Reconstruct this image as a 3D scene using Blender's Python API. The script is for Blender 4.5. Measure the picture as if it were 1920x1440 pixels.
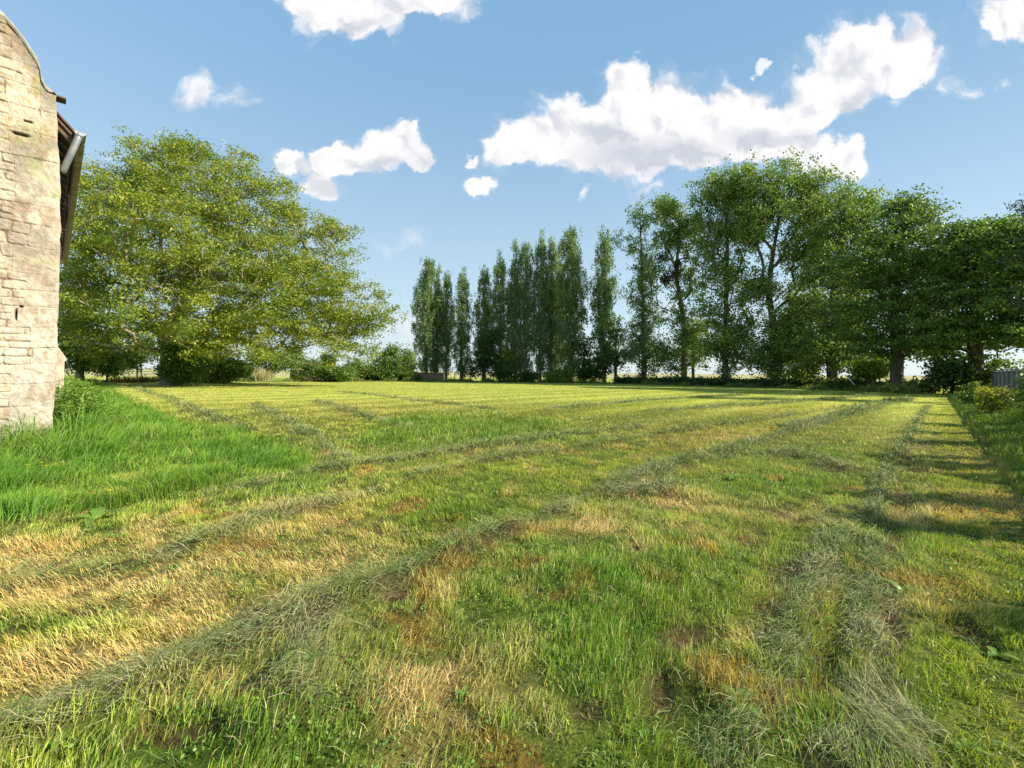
import bpy, math, random
import numpy as np
from mathutils import Matrix, Vector
for o in list(bpy.data.objects): bpy.data.objects.remove(o)
scene = bpy.context.scene
col = scene.collection
R = math.radians
rng = np.random.default_rng(7)

# ------------------------------------------------------------------ camera
F = 850.0                      # focal length in photo pixels (1920 wide)
CAMH, PITCH, ROLL, SHIFT = 1.5, R(1.2), R(0.5), -40 / 1920.0
cam = bpy.data.cameras.new('camera'); camo = bpy.data.objects.new('camera', cam); col.objects.link(camo)
cam.sensor_width = 36.0; cam.lens = 36.0 * F / 1920; cam.shift_y = SHIFT
cam.clip_start = 0.05; cam.clip_end = 20000
CM = Matrix.Rotation(R(90) + PITCH, 3, 'X') @ Matrix.Rotation(ROLL, 3, 'Z')
camo.matrix_world = Matrix.Translation((0, 0, CAMH)) @ CM.to_4x4()
scene.camera = camo
CN = np.array(CM)
def ray(px, py):
    return CN @ np.array([(px - 960) / F, -(py - 720) / F + SHIFT * 1920 / F, -1.0])
def gp(px, py, z=0.0):         # photo pixel -> point on the plane z
    d = ray(px, py); t = (z - CAMH) / d[2]
    return np.array([d[0] * t, d[1] * t, z])
def at(px, py, Y):             # photo pixel -> point at depth Y
    d = ray(px, py); t = Y / d[1]
    return np.array([d[0] * t, Y, CAMH + d[2] * t])
def proj(x, y, z=0.0):
    p = np.stack([np.asarray(x), np.asarray(y), np.zeros_like(x) + z - CAMH], -1) @ CN
    w = np.maximum(-p[..., 2], 1e-3)
    return p[..., 0] / w * F + 960, 720 - (p[..., 1] / w - SHIFT * 1920 / F) * F

# ------------------------------------------------------------------ sun, sky, exposure
SUN_AZ = math.atan2(0.965, -0.26); SUN_EL = R(32)
sv = Vector((math.sin(SUN_AZ) * math.cos(SUN_EL), math.cos(SUN_AZ) * math.cos(SUN_EL), math.sin(SUN_EL)))
sl = bpy.data.lights.new('sun', 'SUN'); sl.energy = 5.0; sl.angle = R(0.5); sl.color = (1.0, 0.90, 0.74)
so = bpy.data.objects.new('sun', sl); col.objects.link(so)
so.rotation_euler = (-sv).to_track_quat('-Z', 'Y').to_euler(); so.location = sv * 100
scene.view_settings.view_transform = 'Standard'; scene.view_settings.look = 'None'
scene.view_settings.gamma = 1; scene.view_settings.exposure = 1.0

class NT:
    def __init__(s, tree): s.t = tree
    def n(s, typ, ins=(), **kw):
        nd = s.t.nodes.new(typ)
        for k, v in kw.items(): setattr(nd, k, v)
        for k, v in (ins.items() if isinstance(ins, dict) else enumerate(ins)):
            if v is None: continue
            if isinstance(v, bpy.types.NodeSocket): s.t.links.new(v, nd.inputs[k])
            else: nd.inputs[k].default_value = v
        return nd
    def m(s, op, a, b=None, c=None, clamp=False):
        return s.n('ShaderNodeMath', [a, b, c], operation=op, use_clamp=clamp).outputs[0]
    def v(s, op, a, b=None, sc=None):
        nd = s.n('ShaderNodeVectorMath', [a, b], operation=op)
        if sc is not None:
            if isinstance(sc, bpy.types.NodeSocket): s.t.links.new(sc, nd.inputs['Scale'])
            else: nd.inputs['Scale'].default_value = sc
        return nd.outputs[1] if op in ('LENGTH', 'DOT_PRODUCT', 'DISTANCE') else nd.outputs[0]
    def mixc(s, f, a, b, bt='MIX'):
        nd = s.n('ShaderNodeMix', data_type='RGBA', blend_type=bt)
        for i, v in ((0, f), (6, a), (7, b)):
            if isinstance(v, bpy.types.NodeSocket): s.t.links.new(v, nd.inputs[i])
            else: nd.inputs[i].default_value = v if i == 0 else tuple(v) + (1.0,) * (4 - len(v))
        return nd.outputs[2]
    def ss(s, x, lo, hi, a=0.0, b=1.0):
        return s.n('ShaderNodeMapRange', [x, lo, hi, a, b], interpolation_type='SMOOTHSTEP').outputs[0]
    def noise(s, vec, scale, detail=4, rough=0.5, dim='3D'):
        nd = s.t.nodes.new('ShaderNodeTexNoise'); nd.noise_dimensions = dim; s.t.links.new(vec, nd.inputs['Vector'])
        for k, v in (('Scale', scale), ('Detail', detail), ('Roughness', rough)): nd.inputs[k].default_value = v
        return nd

world = bpy.data.worlds.new('World'); scene.world = world; world.use_nodes = True
world.cycles.sampling_method = 'MANUAL'; world.cycles.sample_map_resolution = 256
wt = world.node_tree; wt.nodes.clear(); W = NT(wt)
sky = W.n('ShaderNodeTexSky', sky_type='NISHITA', sun_disc=False, sun_elevation=SUN_EL, sun_rotation=-SUN_AZ,
          altitude=50, air_density=1.15, dust_density=0.35, ozone_density=2.2)
dirv = W.n('ShaderNodeTexCoord').outputs['Generated']
sep = W.n('ShaderNodeSeparateXYZ', [dirv])
yy = W.m('MAXIMUM', sep.outputs[1], 0.02)
u = W.m('DIVIDE', sep.outputs[0], yy); v = W.m('DIVIDE', sep.outputs[2], yy)
P = W.n('ShaderNodeCombineXYZ', [u, v, 0.0]).outputs[0]
# cumulus puffs: photo px centre, radii, tilt (deg), weight
CL = [ # the long main cloud
 (985,268,78,50,-10,1),(1070,245,100,62,-12,1),(1180,190,92,82,-5,1),(1165,262,150,72,4,1),(1270,225,105,80,10,1),
 (1385,215,100,58,-8,1),(1420,262,90,50,0,.95),(1500,215,95,48,-20,1),(1555,160,95,62,-35,1),(1620,100,105,72,-10,1),
 (1700,95,70,62,0,1),(1560,130,70,50,-35,.9),(1530,290,75,40,8,.9),(1600,305,60,38,15,.9),(1300,285,120,45,0,.9),(1700,150,55,30,-20,.7),
 (1200,310,130,30,2,.75),
 # mid-left cloud
 (560,318,45,28,20,.9),(605,355,48,26,45,.85),(650,300,62,36,-15,1),(715,285,58,36,-20,1),(755,262,38,28,-10,1),(775,292,42,26,0,.8),
 (905,346,36,25,-15,.85),(884,296,18,12,0,.7),
 # top-left strip
 (600,20,75,34,15,.85),(680,35,82,42,5,.95),(760,12,90,24,-10,.85),(850,-5,70,16,0,.7),(650,-10,140,30,0,.9),
 (1870,25,58,42,-15,1),(1930,15,60,60,0,1),
]
WI = [(372,165,58,36,-12,1),(440,180,62,34,10,.9),(190,292,44,28,10,.8),(420,270,34,24,0,.6),
 (1780,152,42,30,-36,.95),(1880,155,64,26,-25,.9),(1815,170,34,34,60,.8),(1690,190,45,20,-20,.7),(1435,125,16,14,0,.8),(800,318,50,14,5,.6),
 (760,625,70,44,0,.9),(725,610,110,40,0,.6),(1245,590,110,50,0,.9),(730,480,100,55,-20,.5),(1340,668,120,40,0,.8),(1215,355,56,28,-20,.7),(1075,360,18,26,20,.6),(1560,620,90,40,0,.7),
 (1850,30,90,60,0,.7),(560,40,60,60,30,.8),(860,10,70,30,0,.8)]
w1 = W.noise(P, 3.2, 6, 0.55, '2D'); w2 = W.noise(P, 9.0, 9, 0.62, '2D')
wv = W.v('ADD', W.v('SCALE', W.v('SUBTRACT', w1.outputs['Color'], (.5, .5, .5)), sc=0.11),
         W.v('SCALE', W.v('SUBTRACT', w2.outputs['Color'], (.5, .5, .5)), sc=0.085))
PW = W.v('ADD', P, wv)
def blobfield(pt, lst, sm=.22):
    acc = None
    for (px, py, rx, ry, an, k) in lst:
        d = ray(px, py); c = (d[0] / d[1], d[2] / d[1], 0)
        mp = W.n('ShaderNodeMapping', {'Vector': pt, 'Location': c, 'Rotation': (0, 0, -R(an)), 'Scale': (rx / F, ry / F, 1)}, vector_type='TEXTURE')
        sp = W.v('MULTIPLY', mp.outputs[0], (1, 1, 0))
        f = W.m('SUBTRACT', 1.0, W.v('LENGTH', sp))
        if k != 1: f = W.m('SUBTRACT', f, (1 - k) * 0.45)
        acc = f if acc is None else W.n('ShaderNodeMath', [acc, f, sm], operation='SMOOTH_MAX').outputs[0]
    return acc
D = blobfield(PW, [(a, b, c * 1.10, d * 1.20, e, f) for a, b, c, d, e, f in CL])
# billows: voronoi-like puffs for relief
def billow(pt):
    a = W.noise(pt, 9.0, 7, 0.58, '2D').outputs['Fac']
    vo = W.t.nodes.new('ShaderNodeTexVoronoi'); vo.voronoi_dimensions = '2D'; vo.feature = 'F1'
    W.t.links.new(pt, vo.inputs['Vector']); vo.inputs['Scale'].default_value = 13.0; vo.inputs['Detail'].default_value = 1.0
    return W.m('ADD', a, W.m('MULTIPLY', W.m('SUBTRACT', 0.45, vo.outputs['Distance']), 0.55))
B0 = billow(PW)
PO = W.v('ADD', PW, (0.020, 0.030, 0))
B1 = billow(PO)
Dn = W.m('ADD', D, W.m('MULTIPLY', W.m('SUBTRACT', B0, 0.55), 0.55))
alpha = W.m('ADD', W.m('MULTIPLY', W.ss(Dn, -0.02, 0.22), .88), W.m('MULTIPLY', W.ss(W.m('ADD', Dn, W.m('MULTIPLY', W.m('SUBTRACT', B1, .55), .5)), -0.22, 0.10), .12))
Dw = blobfield(PW, WI, .25)
w3 = W.noise(W.v('ADD', PW, (3.1, 1.7, 0)), 7.0, 10, 0.66, '2D').outputs['Fac']
wis = W.m('MULTIPLY', W.ss(W.m('ADD', Dw, W.m('MULTIPLY', W.m('SUBTRACT', w3, 0.56), 3.0)), 0.0, 1.1), 0.85)
wis = W.m('MULTIPLY', wis, W.ss(Dw, 0.0, .25))
alpha = W.m('MAXIMUM', alpha, wis)
alpha = W.m('MULTIPLY', alpha, W.ss(sep.outputs[1], 0.05, 0.15))
relief = W.m('SUBTRACT', B0, B1)
GR = [(1190,285,120,46,0,1),(1130,245,60,28,-10,.7),(1290,280,90,26,0,.7),(1440,260,80,22,0,.7),(1600,175,50,24,-35,.6),(715,312,60,14,-10,.6),(660,52,60,16,0,.5)]
G = W.ss(blobfield(PW, GR), -0.6, 0.9)
lit = W.ss(relief, -0.42, 0.06)
shade = W.m('SUBTRACT', W.m('ADD', 0.25, W.m('MULTIPLY', lit, 0.75)), W.m('MULTIPLY', G, 0.95), clamp=True)
ccol = W.mixc(shade, (0.42, 0.44, 0.485), (0.67, 0.655, 0.655))
el = W.m('MAXIMUM', sep.outputs[2], 0.0)
# clear evening sky: the Nishita colour, evened out towards a paler horizon
hor = W.mixc(W.ss(el, 0.0, 0.62), (0.45, 0.56, 0.635), (0.185, 0.355, 0.535))
skyc = W.mixc(0.72, W.v('SCALE', sky.outputs[0], sc=0.10), hor)
fin = W.v('SCALE', W.mixc(W.m('MULTIPLY', alpha, 0.97), skyc, ccol), sc=0.78)
bg = W.n('ShaderNodeBackground', {'Color': fin, 'Strength': 1.0})
W.n('ShaderNodeOutputWorld', [bg.outputs[0]])
# note: sky strength is the 0.10 factor above (clouds are mixed in after it)

# ------------------------------------------------------------------ helpers
def tag(o, label=None, cat=None, group=None, kind=None):
    if label: o['label'] = label
    if cat: o['category'] = cat
    if group: o['group'] = group
    if kind: o['kind'] = kind
    return o
def empty(name, loc=(0, 0, 0), rz=0):
    o = bpy.data.objects.new(name, None); col.objects.link(o); o.location = loc; o.rotation_euler = (0, 0, rz); o.empty_display_size = .2; return o
def hsh(ix, iy, s):
    n = (ix.astype(np.int64) * 374761393 + iy.astype(np.int64) * 668265263 + s * 974634777) & 0xFFFFFFFF
    n = ((n ^ (n >> 13)) * 1274126177) & 0xFFFFFFFF
    n = (n ^ (n >> 16)) & 0xFFFFFFFF
    return n / 4294967295.0
def vnoise(x, y, s=0):
    x = np.asarray(x, float); y = np.asarray(y, float)
    ix = np.floor(x); iy = np.floor(y); fx = x - ix; fy = y - iy
    fx = fx * fx * (3 - 2 * fx); fy = fy * fy * (3 - 2 * fy)
    a = hsh(ix, iy, s); b = hsh(ix + 1, iy, s); c = hsh(ix, iy + 1, s); d = hsh(ix + 1, iy + 1, s)
    return a + (b - a) * fx + (c - a) * fy + (a - b - c + d) * fx * fy
def fbm(x, y, s=0, o=4):
    r = 0; a = .5; t = 0
    for i in range(o):
        r = r + a * vnoise(x * 2 ** i, y * 2 ** i, s + i * 17); t += a; a *= .55
    return r / t
def sst(x, a, b):
    t = np.clip((x - a) / (b - a), 0, 1); return t * t * (3 - 2 * t)
def mixa(a, b, f): return a + (np.asarray(b) - a) * f[..., None]
def npmesh(name, V, counts, idx, mat, parent=None, fcol=None, vcol=None, smooth=False):
    me = bpy.data.meshes.new(name)
    V = np.ascontiguousarray(V, dtype=np.float32).reshape(-1, 3)
    counts = np.asarray(counts, dtype=np.int32); idx = np.asarray(idx, dtype=np.int32).ravel()
    me.vertices.add(len(V)); me.vertices.foreach_set('co', V.ravel())
    me.loops.add(len(idx)); me.loops.foreach_set('vertex_index', idx)
    me.polygons.add(len(counts))
    st = np.zeros(len(counts), np.int32); st[1:] = np.cumsum(counts)[:-1]
    me.polygons.foreach_set('loop_start', st)
    me.update(calc_edges=True)
    if smooth: me.polygons.foreach_set('use_smooth', np.ones(len(counts), bool))
    for c, dom in ((fcol, 'FACE'), (vcol, 'POINT')):
        if c is not None:
            a = me.attributes.new('Col', 'FLOAT_COLOR', dom)
            c4 = np.ones((len(c), 4), np.float32); c4[:, :3] = c
            a.data.foreach_set('color', c4.ravel())
    if mat: me.materials.append(mat)
    o = bpy.data.objects.new(name, me); col.objects.link(o)
    if parent is not None: o.parent = parent
    return o
class MB:                         # boxes, tubes, prisms collected into one mesh
    def __init__(s): s.V = []; s.F = []
    def add(s, vs, fs):
        b = len(s.V); s.V += [tuple(map(float, q)) for q in vs]; s.F += [tuple(b + i for i in f) for f in fs]; return s
    def box(s, c, sz, ax=None):
        c = np.array(c, float); a = np.eye(3) if ax is None else np.array(ax, float)
        vs = [c + a[0] * sz[0] / 2 * i + a[1] * sz[1] / 2 * j + a[2] * sz[2] / 2 * k for k in (-1, 1) for j in (-1, 1) for i in (-1, 1)]
        return s.add(vs, [(0, 2, 3, 1), (4, 5, 7, 6), (0, 1, 5, 4), (2, 6, 7, 3), (0, 4, 6, 2), (1, 3, 7, 5)])
    def tube(s, pts, rad, n=8, cap=True):
        pts = [np.array(p, float) for p in pts]
        if np.isscalar(rad): rad = [rad] * len(pts)
        vs = []
        for i, p in enumerate(pts):
            t = pts[min(i + 1, len(pts) - 1)] - pts[max(i - 1, 0)]; t = t / (np.linalg.norm(t) + 1e-9)
            a = np.cross(t, (0, 0, 1) if abs(t[2]) < .9 else (1, 0, 0)); a /= np.linalg.norm(a); b = np.cross(t, a)
            vs += [p + rad[i] * (a * math.cos(k * 2 * math.pi / n) + b * math.sin(k * 2 * math.pi / n)) for k in range(n)]
        fs = [(i * n + k, i * n + (k + 1) % n, (i + 1) * n + (k + 1) % n, (i + 1) * n + k) for i in range(len(pts) - 1) for k in range(n)]
        if cap: fs += [tuple(range(n))[::-1], tuple(range((len(pts) - 1) * n, len(pts) * n))]
        return s.add(vs, fs)
    def build(s, name, mat, parent=None, bevel=0, smooth=False):
        me = bpy.data.meshes.new(name); me.from_pydata(s.V, [], s.F); me.materials.append(mat); me.update()
        if smooth:
            for p in me.polygons: p.use_smooth = True
        o = bpy.data.objects.new(name, me); col.objects.link(o)
        if parent is not None: o.parent = parent
        if bevel:
            m = o.modifiers.new('bevel', 'BEVEL'); m.width = bevel; m.segments = 2; m.limit_method = 'ANGLE'
        return o

# ------------------------------------------------------------------ materials
def mat_new(name):
    m = bpy.data.materials.new(name); m.use_nodes = True; m.node_tree.nodes.clear(); return m, NT(m.node_tree)
def leaf_mat(name, trans=0.4, tint=(1.25, 1.15, .45), rough=.5, spec=.25, noise=0):
    m, N = mat_new(name)
    c = N.n('ShaderNodeAttribute', attribute_name='Col').outputs['Color']
    p = N.n('ShaderNodeBsdfPrincipled', {'Base Color': c, 'Roughness': rough, 'Specular IOR Level': spec})
    tc = N.mixc(1.0, c, tint, 'MULTIPLY')
    t = N.n('ShaderNodeBsdfTranslucent', {'Color': tc})
    mx = N.n('ShaderNodeMixShader', [trans, p.outputs[0], t.outputs[0]])
    N.n('ShaderNodeOutputMaterial', [mx.outputs[0]]); return m
def plain_mat(name, c1, c2, scale=6, rough=.8, metal=0, bump=.3, stretch=(1, 1, 1), detail=6):
    m, N = mat_new(name)
    co = N.v('MULTIPLY', N.n('ShaderNodeTexCoord').outputs['Object'], stretch)
    n1 = N.noise(co, scale, detail, .6)
    f = N.ss(n1.outputs['Fac'], .32, .68)
    c = N.mixc(f, c1, c2)
    b = N.n('ShaderNodeBump', {'Strength': bump, 'Distance': .02, 'Height': N.noise(co, scale * 5, 5, .6).outputs['Fac']})
    p = N.n('ShaderNodeBsdfPrincipled', {'Base Color': c, 'Roughness': rough, 'Metallic': metal, 'Normal': b.outputs[0]})
    N.n('ShaderNodeOutputMaterial', [p.outputs[0]]); return m
M_grass = leaf_mat('grass_blade', .30, (1.25, 1.2, .5), .5, .22)
M_hay = leaf_mat('cut_grass', .18, (1.1, 1.1, .6), .8, .06)
M_leaf = leaf_mat('tree_leaf', .36, (1.3, 1.2, .4), .45, .3)
M_bark = plain_mat('bark', (.16, .13, .10), (.33, .29, .23), 3, .95, 0, .6, (1, 1, .25))
M_dbark = plain_mat('dark_bark', (.05, .04, .032), (.13, .11, .085), 3, .95, 0, .6, (1, 1, .25))
M_zinc = plain_mat('zinc', (.22, .24, .28), (.32, .34, .37), 4, .42, .35, .05)
M_gut = plain_mat('old_zinc', (.13, .085, .04), (.26, .22, .15), 5, .5, .35, .1)
M_tile = plain_mat('roof_tile', (.06, .035, .03), (.13, .07, .055), 8, .85, 0, .4)
M_rafter = plain_mat('rafter_wood', (.07, .045, .03), (.14, .085, .05), 6, .9, 0, .3)
M_fence = plain_mat('fence_board', (.065, .07, .085), (.12, .125, .14), 5, .75, 0, .3, (1, 1, .2))
M_fpost = plain_mat('fence_post', (.16, .165, .18), (.26, .265, .27), 7, .7, 0, .3)
M_wood = plain_mat('weathered_wood', (.10, .085, .07), (.22, .19, .16), 6, .9, 0, .4, (1, 1, .3))
M_rail = plain_mat('rail_white', (.42, .43, .44), (.6, .6, .6), 6, .7)
M_brick = plain_mat('old_brick', (.17, .09, .06), (.30, .20, .14), 9, .9, 0, .5)
M_cap = plain_mat('pale_coping', (.45, .42, .36), (.6, .57, .5), 6, .85)

# ------------------------------------------------------------------ ground data (all in metres on the ground)
MOW = np.array([0.681, 0.732])                # mowing direction; its vanishing point sits right of centre
PERP = np.array([-0.732, 0.681])
def line_px(pts): return np.array([gp(a, b)[:2] for a, b in pts])
def dist_poly(x, y, pts):                     # distance to polyline and arc position
    best = np.full(np.shape(x), 1e9); arc = np.zeros(np.shape(x)); acc = 0
    for a, b in zip(pts[:-1], pts[1:]):
        d = b - a; L = np.hypot(*d); u_ = d / L
        t = np.clip((x - a[0]) * u_[0] + (y - a[1]) * u_[1], 0, L)
        q = np.hypot(x - a[0] - t * u_[0], y - a[1] - t * u_[1])
        k = q < best; best = np.where(k, q, best); arc = np.where(k, acc + t, arc); acc += L
    return best, arc
# windrows of cut grass: photo pixels, half width (m), height (m)
ROWS_PX = [
 ([(-120,1445),(0,1395),(250,1305),(440,1225),(600,1150),(760,1085),(880,1030),(1000,985),(1120,930),(1250,885),(1330,862)], .13, .085),
 ([(-80,1135),(0,1112),(150,1082),(300,1050),(420,1005),(520,968),(640,940),(760,905),(900,872),(1050,848),(1200,822),(1340,800),(1480,782),(1600,764),(1700,748)], .13, .07),
 ([(1330,1440),(1400,1370),(1450,1260),(1490,1170),(1530,1090),(1560,1030),(1570,960)], .13, .045),
 ([(1690,1440),(1640,1330),(1620,1230),(1625,1130),(1640,1040),(1640,960),(1655,900),(1690,840),(1715,800),(1740,762)], .10, .03),
 ([(1190,900),(1300,868),(1400,838),(1480,812),(1560,790),(1640,768)], .20, .05),
 ([(400,925),(500,903),(600,882),(760,862),(880,842),(1000,824),(1100,812),(1210,800)], .16, .05),
 ([(1240,770),(1400,762),(1520,752),(1640,744)], .35, .05),
 ([(1470,805),(1560,782),(1660,760),(1710,750)], .24, .06),
 ([(255,728),(320,750),(380,776),(450,808)], .22, .05),
 ([(590,752),(660,772),(740,796),(800,812)], .20, .05),
 ([(470,757),(540,790),(600,830),(640,862)], .22, .03),
 ([(640,735),(800,753),(930,768)], .25, .03),
 ([(1030,768),(1200,752),(1400,741)], .4, .03),
 ([(1130,930),(1220,925),(1300,905)], .22, .05), ([(1560,1440),(1620,1380),(1700,1330)], .09, .03), ([(520,1290),(620,1230),(700,1180)], .2, .05),
 ([(1400,860),(1500,850),(1600,880)], .2, .04),
]
ROWS = [(line_px(p), w, h) for p, w, h in ROWS_PX]
def inpoly(px, py, poly):
    n = len(poly); r = np.zeros(px.shape, bool); j = n - 1
    for i in range(n):
        xi, yi = poly[i]; xj, yj = poly[j]
        r ^= ((yi > py) != (yj > py)) & (px < (xj - xi) * (py - yi) / (yj - yi + 1e-9) + xi); j = i
    return r
def spotpx(px, py, lst):
    r = np.zeros(px.shape)
    for (cx, cy, rx, ry, k) in lst:
        r = np.maximum(r, k * np.exp(-(((px - cx) / rx) ** 2 + ((py - cy) / ry) ** 2)))
    return r
STRAW = [(180,1120,330,70,1),(420,1150,260,80,1),(620,1060,200,70,.9),(200,1240,260,80,.9),(860,1300,190,110,.75),(80,1050,160,35,.9),(560,950,120,30,.7),
 (1130,985,130,40,.8),(1340,815,170,22,.8),(1000,835,140,20,.8),(1300,940,150,35,.7),(1020,1100,60,60,.7),(1180,1050,50,40,.8),(1800,950,140,30,.9),(1780,1130,130,60,.6),
 (700,1000,130,40,.6),(1480,770,150,12,.8),(720,760,260,14,.4),(350,745,100,12,.5),(1250,1240,60,50,.5),(980,1210,60,60,.6),(1850,870,120,25,.6)]
GREENS = [(1150,1150,130,130,.9),(1050,1100,60,60,.7),(100,1180,120,40,.6),(1250,1080,110,80,.7),(820,1360,130,50,.4),(400,1400,200,60,.7),(1450,900,140,30,.7),(900,815,230,26,1),
 (1650,1400,220,70,.8),(860,970,110,20,.8),(480,870,150,50,1),(350,820,120,40,.7),(1600,1250,90,60,.4),(1820,1260,120,60,.4),(1400,1330,60,60,.5),(560,1330,60,40,.5)]
SOIL = [(1290,1190,60,28,1),(1230,1290,36,50,.9),(1410,1010,60,25,.8),(30,972,80,7,.9),(450,938,30,9,1),(1480,1080,60,50,.7),(150,1160,50,16,.7),(690,918,26,9,.7),(1230,1240,30,40,.6),(1640,1010,60,60,.3),(1668,1180,26,90,.8),(1672,1020,26,60,.8),(1690,920,26,40,.7),(1700,860,16,30,.8),(1640,1310,40,60,.7),(1730,1380,50,30,.6),(1560,1230,40,40,.6),(1500,1290,40,24,.7),(1590,1140,30,30,.7),(1440,1180,30,40,.6),(1650,1250,30,50,.8),(1450,1340,40,30,.6),(1100,1330,40,22,.7),(620,1340,40,16,.5),(1180,1210,14,30,.7),(1340,1120,26,14,.6),(540,1045,26,10,.6),(1030,960,30,12,.6),(960,1010,20,10,.5),(1470,960,50,18,.6),(330,1035,22,8,.5),(1560,880,90,10,.5),(1720,840,40,16,.6)]
TALL = [(-400,1010),(-60,985),(80,975),(185,962),(260,945),(330,930),(420,908),(500,895),(575,880),(560,855),(500,830),(430,812),(350,800),(270,770),(215,740),(180,716),(100,712),(60,700),(-600,700)]
STRIP = [(670,832),(760,845),(900,832),(1000,818),(1060,806),(1040,794),(980,786),(900,782),(800,782),(740,792),(690,815)]
def rowmask(x, y):
    best = np.zeros(np.shape(x)); hgt = np.zeros(np.shape(x))
    for i, (pl, w, h) in enumerate(ROWS):
        wob = (fbm(x * 2.4, y * 2.4, 50 + i, 4) - .5) * w * 4.0 + (fbm(x * .5, y * .5, 90 + i, 2) - .5) * w * 2.2
        d, a = dist_poly(x + wob, y + wob, pl)
        brk = .27 + 1.1 * sst(fbm(a * 1.3 + 3 * i, x * 1.2, 9, 3), .28, .62)
        ww = w * (.65 + .9 * vnoise(a * .8, a * 0 + i, 19))
        f = np.exp(-(d / ww) ** 2) * np.clip(brk, 0, 1.1)
        best = np.maximum(best, f); hgt = np.maximum(hgt, f * h)
    return best, hgt
BC = np.array([-8.06, 8.0])                    # barn corner on the ground
BS = np.array([-0.712, 0.702])                 # direction of the barn's long side (away)
BF = np.array([-0.702, -0.712])                # direction of the gable front (towards left, nearer)
def inbarn(x, y):
    a = (x - BC[0]) * BS[0] + (y - BC[1]) * BS[1]; b = (x - BC[0]) * BF[0] + (y - BC[1]) * BF[1]
    return (a > -.02) & (a < 15) & (b > -.02) & (b < 8)
def soilmap(x, y, px, py):
    near = sst(22 - np.hypot(x, y), 0, 10) * (np.asarray(y) > 0)
    return np.maximum(spotpx(px, py, SOIL) * (np.asarray(y) > 0), sst(fbm(x * 2.6, y * 2.6, 120, 4), .69, .78) * near * .75)
def gz(x, y):
    r = np.hypot(x, y)
    z = (fbm(x * .9, y * .9, 3, 4) - .5) * .10 * sst(60 - r, 0, 40) + (fbm(x * 4, y * 4, 5, 3) - .5) * .07 * sst(30 - r, 0, 20)
    _, h = rowmask(x, y)
    px, py = proj(x, y)
    z = z + h * 1.0 - .04 * soilmap(x, y, px, py)
    return z
def ground_cols(x, y, blade=False):
    px, py = proj(x, y)
    n1 = fbm(x * .55, y * .55, 11, 4); n2 = fbm(x * 2.3, y * 2.3, 12, 4); n3 = fbm(x * 7, y * 7, 13, 3)
    s = x * PERP[0] + y * PERP[1]; l = x * MOW[0] + y * MOW[1]
    sw = (.5 + .5 * np.sin(s * 2 * math.pi / 2.9 + 1.3 * fbm(l * .1, s * .1, 4, 2)))
    st = fbm(l * .25, s * 2.6, 14, 3)
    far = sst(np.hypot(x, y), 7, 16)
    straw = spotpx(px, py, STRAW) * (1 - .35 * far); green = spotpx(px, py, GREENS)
    straw = np.clip(straw * (.55 + 1.3 * (n2 - .25)) + .9 * sst(n2, .55, .75) * (1 - green) * .6 + .35 * (sw - .4) * far + .5 * (st - .5) * far - green * .9, 0, 1)
    c = np.zeros(np.shape(x) + (3,)) + np.array([.20, .285, .040])
    c = mixa(c, [.34, .39, .060], sst(n1 + .25 * (n3 - .5), .30, .68))
    c = mixa(c, [.13, .24, .028], np.clip(green * .9 + sst(n2, .62, .4) * .35 * (1 - far), 0, 1))
    c = mixa(c, [.60, .44, .165], np.clip(straw * .85, 0, 1))
    c = mixa(c, [.44, .24, .06], sst(fbm(x * 1.8, y * 1.8, 21, 3), .61, .75) * (1 - far) * .6)
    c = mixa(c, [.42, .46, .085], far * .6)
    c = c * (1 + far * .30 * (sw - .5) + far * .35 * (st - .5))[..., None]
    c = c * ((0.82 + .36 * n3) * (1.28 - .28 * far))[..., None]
    return c, straw, green
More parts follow.
